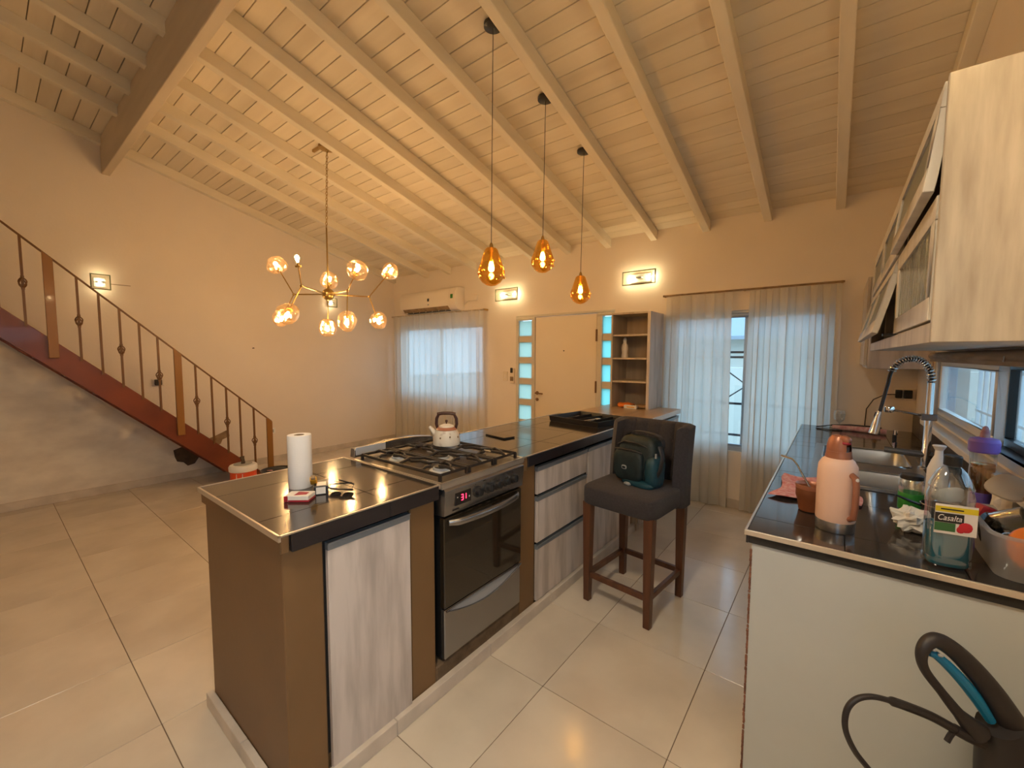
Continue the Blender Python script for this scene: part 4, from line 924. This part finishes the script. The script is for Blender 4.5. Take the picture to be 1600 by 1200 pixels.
# kettle
kt = thing('kettle', 'speckled cream enamel kettle with tall dark handle on the stove', 'kettle', (-1.745, 1.625, .984), RD(38))
MB().lathe([(.070, 0), (.076, .004), (.077, .03), (.070, .065), (.055, .095), (.044, .102)], seg=32).build('body', 'ceramic', kt)
MB().lathe([(.0585, .088), (.0605, .090), (.052, .098), (.046, .104), (.044, .103)], seg=32).build('shoulder_band', 'rust', kt)
ld = MB().lathe([(.044, .103), (.040, .110), (.022, .118), (.004, .121)], seg=24).build('lid', 'ceramic', kt); MB().lathe([(.004, .120), (.004, .128), (.008, .134), (.007, .142), (.001, .144)], seg=12).build('lid_knob', 'woodh', ld)
MB().tube([(-.055, 0, .05), (-.082, 0, .085), (-.098, 0, .105)], [.020, .013, .010], 12).build('spout', 'ceramic', kt)
MB().tube([(-.050+.0*0, 0, .088), (-.058, 0, .12), (-.056, 0, .15), (-.044, 0, .175)], [.005, .006, .006, .005], 8, flat=1.5).build('handle_arm', 'woodh', kt)
hd = MB().tube([(.050, 0, .088), (.058, 0, .12), (.056, 0, .15), (.044, 0, .175)], [.005, .006, .006, .005], 8, flat=1.5).build('handle_arm', 'woodh', kt)
MB().tube([(-.052, 0, .176), (-.02, 0, .181), (.02, 0, .181), (.052, 0, .176)], .0095, 10).build('handle_grip', 'woodh', hd)
for k in range(5): a = -1.9+k*.75; MB().sell((.0735*cos(a), .0735*sin(a), .05+.006*(k % 2)), (.005, .005, .006), 1, 8, 5).build('painted_dot', 'stain2', kt)
# phone-like slab
ph_ = thing('phone', 'black phone lying on the middle of the long black countertop', 'phone', (-1.765, 2.128, ZI)); ph_.rotation_euler = (0, 0, RD(-10))
MB().box(-.098, .098, -.048, .048, .0005, .010).build('case', 'bplast', ph_, bevel=.004, seg=2); MB().box(-.092, .092, -.043, .043, .010, .0106).build('screen', 'ovenglass', ph_)
# cutlery tray
tr_ = thing('cutlery_tray', 'black plastic tray of cutlery at the far end of the black countertop', 'tray', (-1.60, 3.07, ZI), RD(-9))
TW, TD, TH = .235, .20, .045
tb = MB().box(-TW, TW, -TD, TD, .0005, .005)
for a in (-1, 1): tb.prism([(a*TW, .005), (a*(TW+.012), TH), (a*(TW+.006), TH), (a*(TW-.004), .005)], -TD-.008, TD+.008, 'y')
for a in (-1, 1): tb.prism([(a*TD, .005), (a*(TD+.012), TH), (a*(TD+.006), TH), (a*(TD-.004), .005)], -TW-.008, TW+.008, 'x')
tb.build('shell', 'bplast', tr_)
for xx in (-.11, .0, .11): MB().box(xx-.002, xx+.002, -TD+.005, TD-.005, .005, .034).build('divider', 'bplast', tr_)
tcol = ['chrome', 'green', 'greyb', 'chrome', 'white', 'chrome', 'rust', 'chrome', 'whitep', 'chrome', 'chrome', 'greyb']
tlab = ['steel fork with its tines to the door wall', 'green handled knife', 'beige spoon', 'steel spoon', 'white plastic spoon', 'steel table knife', 'red handled knife', 'long steel fork', 'pale plastic fork', 'steel teaspoon', 'short steel fork', 'beige spatula']
tcell = [-.17, -.17, -.06, -.06, .055, .055, .17, .17, -.14, .03, .19, -.03]
for k in range(12):
    u_ = thing('utensil', f'{tlab[k]} lying in the black cutlery tray', 'cutlery', (0, 0, 0), 0, 'cutlery in the black tray')
    xx = tcell[k]+((k*37) % 5-2)*.005; rz = RD(((k*53) % 17)-8); T0 = TR((-1.60, 3.07, ZI), rz=RD(-9)) @ TR((xx, ((k*31) % 7-3)*.006, .012+.004*(k//4)), rz=rz)
    u_.matrix_world = T0
    MB().tube([(0, -.11, 0), (0, .03, .002)], [.006, .004], 8, flat=.5).build('handle', tcol[k], u_)
    if 'knife' in tlab[k] or 'spatula' in tlab[k]: MB().box(-.008, .008, .03, .13, .000, .003).build('blade', 'chrome' if 'knife' in tlab[k] else 'greyb', u_, bevel=.001)
    elif 'fork' in tlab[k]:
        m_ = MB().box(-.010, .010, .03, .055, .0, .003)
        for q in range(4): m_.box(-.010+q*.0057, -.0072+q*.0057, .055, .09, 0, .003)
        m_.build('tines', tcol[k], u_)
    else: MB().sell((0, .055, .002), (.017, .030, .005), 1, 12, 6).build('bowl', tcol[k], u_)

# ================================================================== THINGS BY THE STAIR
jg = thing('water_jug', 'orange red water jug with white lid behind the island by the stair foot', 'jug', (-4.78, 1.615, 0))
MB().lathe([(.115, 0), (.118, .01), (.118, .30), (.112, .315)], seg=28).build('body', 'orangej', jg)
jl = MB().lathe([(.114, .30), (.126, .305), (.128, .345), (.118, .362), (.06, .368), (.001, .370)], seg=28).build('lid', 'whitep', jg)
MB().tube([(0, 0, .36), (.01, 0, .40), (-.01, 0, .42), (-.02, 0, .44)], [.022, .016, .018, .022], 10).build('lid_knob', 'stain', jl)
MB().lathe([(.085, .3705), (.082, .374)], seg=24).build('lid_inlay', 'grey', jl)
for a in (.2, -.25): MB().box(-.003, .003, -.003, .003, .02, .29, TR((.1185*cos(a-.6), .1185*sin(a-.6), 0), rz=a-.6)).build('white_line', 'lblw', jg)
bs_ = thing('basin', 'dark shallow round basin on the floor beside the lowest stair post', 'basin', (-5.15, 2.10, 0))
MB().lathe([(.10, 0), (.13, .004), (.19, .125), (.205, .132), (.198, .137), (.185, .128), (.125, .012), (.001, .010)], seg=30, sy=.9).build('shell', 'bplast', bs_)
MB().sell((0, 0, .128), (.15, .12, .022), .9, 18, 8).build('dark_cloth', 'bag', bs_)
spg = thing('sponge_cloth', 'pink cloth strip draped on the dark basin', 'cloth', (-5.10, 2.02, .145)); MB().grid(lambda u, v: (-.06+.12*u, -.035+.02*v+.09*u, .004-.03*u+.01*sin(6*u)), 8, 2, thick=(0, 0, .006)).build('cloth', 'pinkl', spg)

# ================================================================== KITCHEN COUNTER ITEMS
th = thing('thermos', 'peach thermos flask with steel base and coppery spout on the right countertop', 'thermos', (.018, 1.80, ZC), RD(-35)); th.scale = (0.83, 0.83, 1)
MB().lathe([(.064, 0), (.066, .002), (.067, .034), (.066, .036)], seg=36).build('base_ring', 'steel', th)
MB().lathe([(.0665, .036), (.068, .04), (.0685, .20), (.066, .225), (.055, .243), (.044, .252)], seg=36).build('body', 'peach', th)
MB().lathe([(.045, .250), (.046, .256), (.043, .268), (.043, .275)], seg=30).build('collar', 'copper', th)
MB().lathe([(.036, .274), (.036, .292)], seg=24).build('neck_ring', 'steel', th)
cp_ = MB().lathe([(.041, .275), (.042, .285), (.040, .300), (.036, .315), (.026, .327), (.001, .330)], seg=28, a0=RD(20), a1=RD(340)).build('cap', 'copper', th)
MB().sell((.026, -.008, .316), (.024, .016, .014), .8, 14, 8).build('spout', 'copper', th); MB().sell((.030, -.010, .306), (.020, .016, .006), .8, 14, 6).build('spout_opening', 'red', th)
T = TR((.0, .0, 0), rz=RD(-12))
MB().tube([(.066, 0, .055), (.082, 0, .062), (.088, 0, .10), (.088, 0, .17), (.082, 0, .198), (.066, 0, .203)], .013, 10, T=T, flat=.8).build('handle', 'copper', th)
MB().sell((.084, 0, .192), (.012, .010, .010), 1, 10, 6, T=T).build('rivet', 'lblw', th)
cu_ = thing('mate_cup', 'brown leather mate cup with a bent metal straw beside the thermos', 'cup', (-.058, 1.955, ZC)); cu_.scale = (0.86, 0.86, 1)
MB().lathe([(.038, 0), (.044, .004), (.046, .02), (.052, .045), (.057, .06), (.057, .088), (.055, .092)], seg=28).build('body', 'leather', cu_)
MB().shell([(.057, .088), (.060, .098), (.058, .104), (.053, .099), (.050, .085)], seg=28).build('rim', 'copper', cu_)
MB().lathe([(.052, .080), (.03, .088), (.001, .085)], seg=20).build('mate_leaves', 'mate', cu_)
tow = thing('tea_towel', 'pink checked tea towel under the mate cup', 'towel', (-.045, 2.25, ZC))
tr2 = random.Random(5)
def twf(u, v):
    x = -.165+.31*u+.04*(v-.5)*(1-2*u)*0; y_ = -.20+.40*v; x2 = x*(1-.28*v)+.02*sin(5*v); return (x2, y_+.06*u*(1-v)-.02*sin(6*u), .004+.0035*(1+sin(9*u+2*v))+.003*(1+sin(13*v+4*u)))
MB().grid(twf, 26, 26, thick=(0, 0, .003)).build('cloth', 'pinkc', tow, ang=60)
bo = thing('drink_straw', 'bent metal mate straw standing in the leather cup', 'straw', (-.058, 1.955, ZC))
bo_ = MB().tube([(-.0, -.005, .085), (-.030, .012, .135), (-.050, .02, .170), (-.066, .03, .186), (-.105, .045, .192)], [.0035, .0035, .0035, .004, .005], 8, flat=.9).build('tube', 'chrome', bo)
# jar with green label
jr = thing('glass_jar', 'glass jar with dark lid and green label beside the bottle', 'jar', (.245, 2.17, ZC)); jr.scale = (0.84, 0.84, 1)
MB().lathe([(.040, 0), (.043, .004), (.043, .085), (.045, .10), (.043, .122), (.036, .132)], seg=26).build('glass', 'clear', jr); MB().lathe([(.0436, .015), (.0440, .016), (.0440, .078), (.0436, .079)], seg=26).build('label_band', 'green', jr)
MB().lathe([(.038, .130), (.040, .131), (.040, .145), (.037, .148), (.001, .148)], seg=24).build('lid', 'bplast', jr)
pa = thing('saucepan', 'small black saucepan behind the bottle with its handle over the jar', 'saucepan', (.315, 2.04, ZC), RD(0)); pa.scale = (0.85, 0.85, 1)
MB().lathe([(.058, 0), (.064, .006), (.068, .075), (.070, .078), (.0665, .078), (.062, .010), (.001, .008)], seg=30).build('pot', 'bplast', pa); MB().shell([(.0705, .077), (.072, .080), (.068, .082)], seg=30).build('rim', 'chrome', pa)
MB().tube([(-.068, -.01, .072), (-.10, -.02, .082), (-.15, -.025, .098)], [.008, .008, .006], 8, flat=.6).build('handle', 'bplast', pa)
bw = thing('bowl', 'white bowl tipped up behind the saucepan', 'bowl', (.36, 2.25, ZC+.062)); bw.rotation_euler = (RD(-38), RD(-25), 0); bw.scale = (.75, .75, .75)
MB().lathe([(.022, -.032), (.026, -.036), (.055, -.01), (.066, .022), (.063, .022), (.050, -.008), (.001, -.028)], seg=28).build('shell', 'ext', bw)
# crumpled paper
cr1 = random.Random(3)
cpn = MB().sell((0, 0, .042), (.058, .050, .042), .9, 22, 14, fn=lambda p: p*(1+.16*sin(7*p.x+3*p.z)+.14*sin(9*p.y-5*p.z)+.12*sin(13*p.z+6*p.x)+cr1.uniform(-.06, .06))).build('crumpled_napkin', 'crump', smooth=False)
cpn.scale = (.8, .8, .9); cpn.location = (.222, 1.93, ZC+.004); tag(cpn, 'white crumpled paper napkin beside the blue soap bottle', 'napkin')
# blue detergent bottle
bt = thing('detergent_bottle', 'clear bottle of blue cleaning liquid at the front edge of the counter', 'bottle', (.272, 1.69, ZC), RD(10)); bt.scale = (.72, .85, .95)
def rb(s_, zz, e=.62): return s_, zz
def bprof(pr_, name, m, ex=.60, par=bt, rx=1., ry=.72, **kw):
    return MB().lathe(pr_, seg=40, sx=rx, sy=ry, sq=ex).build(name, m, par, ang=40, **kw)
MB().shell([(.064, .0), (.069, .006), (.069, .022), (.066, .028), (.068, .034), (.068, .19), (.066, .20), (.067, .212), (.060, .232), (.064, .24), (.058, .255), (.042, .285), (.028, .298), (.022, .302), (.022, .312)], seg=40, sx=1, sy=.72, sq=.7).build('shell', 'clear', bt, ang=40)
bprof([(.060, .006), (.064, .012), (.064, .122), (.063, .124)], 'liquid', 'liquid', .7)
MB().lathe([(.026, .305), (.0265, .307), (.0265, .332), (.024, .335), (.001, .335)], seg=24).build('cap', 'bplast', bt)
lb = MB().box(-.060, .060, -.0515, -.0500, .108, .196).build('label', 'lblw', bt, bevel=0)
MB().box(-.060, .060, -.0525, -.0515, .174, .190).build('yellow_band', 'lbly', lb); MB().box(-.060, .022, -.0528, -.0515, .142, .170).build('name_panel', 'lblk', lb)
MB().box(-.060, .0, -.0522, -.0515, .116, .141).build('green_patch', 'lblg', lb); MB().sell((.028, -.0525, .133), (.020, .0012, .015), .9, 14, 6).build('flower_print', 'lblr', lb); MB().sell((.015, -.0525, .125), (.012, .0012, .010), .9, 14, 6).build('flower_print', 'lblr', lb)
text('lettering', 'Casalta', .024, 'txt', lb, TR((-.019, -.0532, .156), rx=pi/2), shear=.25)
MB().box(-.045, .02, -.0530, -.0524, .180, .184).build('dark_print', 'lblk', lb)
# funnel-like white jug behind
jg2 = thing('plastic_jug', 'milky plastic jug neck rising behind the blue bottle', 'jug', (.335, 2.33, ZC)); jg2.scale = (.7, .7, 1.05)
MB().lathe([(.040, 0), (.045, .01), (.045, .14), (.030, .175), (.018, .195), (.017, .215), (.030, .232), (.027, .234)], seg=26).build('shell', 'whitep', jg2)
# purple drinking bottle
wb = thing('drinking_bottle', 'clear drinking bottle with purple lid and pale spout', 'bottle', (.428, 2.20, ZC)); wb.scale = (.6, .6, 1)
MB().shell([(.048, 0), (.052, .01), (.052, .10), (.050, .11), (.056, .14), (.056, .20), (.054, .206), (.057, .212), (.056, .26)], seg=30).build('shell', 'clear', wb)
MB().lathe([(.047, .03), (.048, .12), (.052, .15), (.052, .215), (.001, .216)], seg=24).build('drink', 'goldl', wb); MB().lathe([(.0495, .004), (.0495, .11), (.048, .112)], seg=24).build('lower_band', 'purple', wb)
MB().lathe([(.060, .256), (.066, .262), (.067, .295), (.060, .305), (.03, .310), (.001, .311)], seg=30).build('lid', 'purple', wb); MB().lathe([(.022, .309), (.020, .325), (.012, .345), (.006, .350), (.001, .351)], seg=18).build('spout', 'pinkl', wb)
# dish basin and its contents
db = thing('dish_basin', 'milky plastic dish basin full of utensils at the right edge of the counter', 'basin', (.425, 1.80, ZC), 0)
hx, hy, hz = .070, .155, .125
pts0 = rrect(-hx+.012, hx-.012, -hy+.02, hy-.02, .04); pts1 = rrect(-hx, hx, -hy, hy, .05); pts2 = rrect(-hx-.008, hx+.004, -hy-.008, hy+.008, .055)
n = len(pts0); vs = [(a, b_, .001) for a, b_ in pts0]+[(a, b_, hz) for a, b_ in pts1]+[(a, b_, hz+.002) for a, b_ in pts2]+[(a, b_, hz-.008) for a, b_ in pts2]
fs = [tuple(range(n))]+[(k*n+j, k*n+(j+1) % n, (k+1)*n+(j+1) % n, (k+1)*n+j) for k in range(3) for j in range(n)]
MB().add(vs, fs).build('shell', 'clearb', db)
def inb(o, x, y_, z_, rx=0, ry=0, rz=0): o.location = (x, y_, z_); o.rotation_euler = (rx, ry, rz)
def cat_thing(name, label, cat, x, y_, z_, rx=0, ry=0, rz=0):
    o = thing(name, label, cat); inb(o, x, y_, z_, rx, ry, rz); return o
o = cat_thing('spatula', 'broad beige spatula lying on top of the dish basin', 'spatula', .425, 1.80, ZC+.215, RD(42), RD(12), RD(-50)); o.scale = (1.15, 1.15, 1.15)
MB().sell((-.02, 0, 0), (.046, .036, .008), .75, 22, 8).build('blade', 'greyb', o); MB().tube([(.02, 0, 0), (.10, -.005, -.005)], [.018, .014], 10, flat=.6).build('handle', 'stain2', o)
o = cat_thing('drinking_glass', 'small upturned glass in the front of the dish basin', 'glass', .402, 1.735, ZC+.055, RD(20), RD(10), 0)
MB().lathe([(.022, -.045), (.024, -.04), (.030, .045), (.028, .045), (.020, -.038), (.001, -.038)], seg=20).build('bowl', 'clear', o)
o = cat_thing('drinking_glass', 'tilted glass lying over the others in the dish basin', 'glass', .420, 1.84, ZC+.120, RD(60), RD(20), RD(40))
MB().lathe([(.024, -.045), (.026, -.04), (.033, .045), (.031, .045), (.022, -.038), (.001, -.038)], seg=20).build('bowl', 'clear', o)
o = cat_thing('plastic_lid', 'orange plastic lid standing in the dish basin', 'saucer', .438, 1.70, ZC+.085, RD(70), RD(-20), RD(20)); o.scale = (1.15, 1.15, 1.15)  # orange plastic lid standing on edge in the basin
MB().lathe([(.050, 0), (.052, .004), (.052, .012), (.046, .014), (.001, .014)], seg=26).build('disc', 'orange', o)
o = cat_thing('pan_lid', 'dark round pan lid standing inside the dish basin', 'lid', .385, 1.86, ZC+.07, RD(78), RD(10), RD(55))
MB().lathe([(.055, 0), (.057, .003), (.050, .010), (.001, .018)], seg=26).build('disc', 'ovenglass', o); MB().lathe([(.008, .016), (.014, .028), (.001, .032)], seg=14).build('knob', 'bplast', o)
o = cat_thing('sponge', 'red sponge wedged behind the blue bottle in the dish basin', 'sponge', .385, 1.925, ZC+.10, 0, RD(20), RD(15)); MB().box(-.022, .022, -.02, .02, -.03, .03).build('body', 'red', o, bevel=.006, seg=2)
o = cat_thing('whisk_cloth', 'yellowish crumpled cloth behind the beige spatula', 'cloth', .452, 1.985, ZC+.10, 0, 0, 0)
MB().sell((0, 0, 0), (.038, .06, .10), .8, 18, 12, fn=lambda p: p*(1+.12*sin(9*p.z+4*p.y)+.1*sin(11*p.y))).build('cloth', 'crump', o, smooth=False)
# far end of the counter
rl = thing('rolled_cloth', 'rolled pale pink cloth with a dark handle at the far end of the counter', 'cloth', (.16, 4.24, ZC), RD(-6))
MB().tube([(-.17, 0, .020), (-.06, .01, .020), (.05, -.01, .022), (.16, 0, .020)], [.016, .021, .022, .019], 12).build('roll', 'pinkl', rl)
MB().tube([(-.18, .03, .03), (-.06, .035, .044), (.06, .02, .048), (.13, .0, .046)], .006, 8).tube([(-.18, .03, .03), (-.28, .02, .006), (-.26, -.06, .005), (-.10, -.05, .005)], .004, 6).build('cord', 'bplast', rl)
gl = thing('wine_glass', 'clear crumpled plastic cup at the far end of the counter before the curtain', 'glass', (.035, 4.33, ZC))
MB().shell([(.030, 0), (.030, .004), (.006, .01), (.006, .05), (.034, .075), (.042, .12), (.034, .15)], seg=20).build('bowl', 'clear', gl)
ab = thing('small_bottle', 'tiny amber bottle with black dropper behind the spray head', 'bottle', (.262, 4.40, ZC)); MB().lathe([(.020, 0), (.022, .01), (.020, .08), (.010, .10)], seg=16).build('glass', 'goldl', ab); MB().lathe([(.011, .10), (.011, .125), (.005, .15), (.001, .152)], seg=12).build('cap', 'bplast', ab)

# ================================================================== VACUUM (lower right)
vc = thing('vacuum_cleaner', 'black upright vacuum cleaner with blue grip in the lower right corner', 'vacuum cleaner', (.40, 1.42, 0))
def V_(x, y_, z_): return (x-.40, y_-1.42, z_)
def smooth(P, n=6):
    P = [Vector(p) for p in P]; out = []
    for i in range(len(P)-1):
        p0, p1, p2, p3 = P[max(i-1, 0)], P[i], P[i+1], P[min(i+2, len(P)-1)]
        for k in range(n):
            t = k/n; out.append(.5*((2*p1)+(-p0+p2)*t+(2*p0-5*p1+4*p2-p3)*t*t+(-p0+3*p1-3*p2+p3)*t**3))
    return out+[P[-1]]
outer = [V_(.372, 1.478, .615), V_(.325, 1.452, .70), V_(.270, 1.418, .775), V_(.228, 1.392, .812), V_(.205, 1.374, .812), V_(.192, 1.360, .785), V_(.200, 1.365, .745), V_(.235, 1.388, .690), V_(.270, 1.408, .640), V_(.305, 1.428, .600)]
def srad(Rs, n=6):
    o = []
    for a, b_ in zip(Rs, Rs[1:]): o += [a+(b_-a)*k/n for k in range(n)]
    return o+[Rs[-1]]
MB().tube(smooth(outer), srad([.030, .024, .021, .019, .015, .012, .010, .010, .013, .026]), 14).build('grip_loop', 'ddark', vc)
gi_ = [V_(.330, 1.452, .625), V_(.296, 1.432, .685), V_(.258, 1.408, .738), V_(.222, 1.384, .778), V_(.206, 1.373, .784)]
MB().tube(smooth(gi_), srad([.010, .013, .012, .010, .006]), 10).build('blue_inlay', 'blue', vc)
MB().sell(V_(.212, 1.366, .800), (.006, .004, .004), 1, 8, 6).sell(V_(.226, 1.376, .786), (.006, .004, .004), 1, 8, 6).build('button', 'grey', vc)
MB().tube([V_(.345, 1.46, .62), V_(.365, 1.475, .57), V_(.385, 1.485, .48), V_(.40, 1.485, .30)], [.040, .055, .07, .075], 18).build('neck', 'ddark', vc)
MB().lathe([(.10, .04), (.105, .06), (.105, .34), (.08, .38), (.06, .42)], V_(.395, 1.478, 0), 28).build('dust_canister', 'ddark', vc)
MB().box(-.15, .115, -.12, .13, 0, .07).build('floor_head', 'bplast', vc, bevel=.015, seg=2)
MB().tube([V_(.315, 1.432, .575), V_(.285, 1.412, .590), V_(.262, 1.400, .603)], [.014, .012, .012], 10).tube([V_(.262, 1.398, .60), V_(.255, 1.393, .585), V_(.250, 1.388, .572)], .006, 8).build('hose_joint', 'ddark', vc)
hs = [V_(.262, 1.400, .603), V_(.22, 1.372, .630), V_(.175, 1.335, .655), V_(.135, 1.305, .672), V_(.10, 1.28, .680), V_(.072, 1.258, .672), V_(.056, 1.243, .645), V_(.056, 1.240, .60), V_(.075, 1.250, .55), V_(.105, 1.268, .505), V_(.16, 1.31, .42), V_(.25, 1.37, .28), V_(.34, 1.43, .20)]
hp_ = smooth(hs); R = [.0105 if i < 18 else .0065 for i in range(len(hp_))]
MB().tube(hp_, R, 10).build('hose', 'ddark', vc)
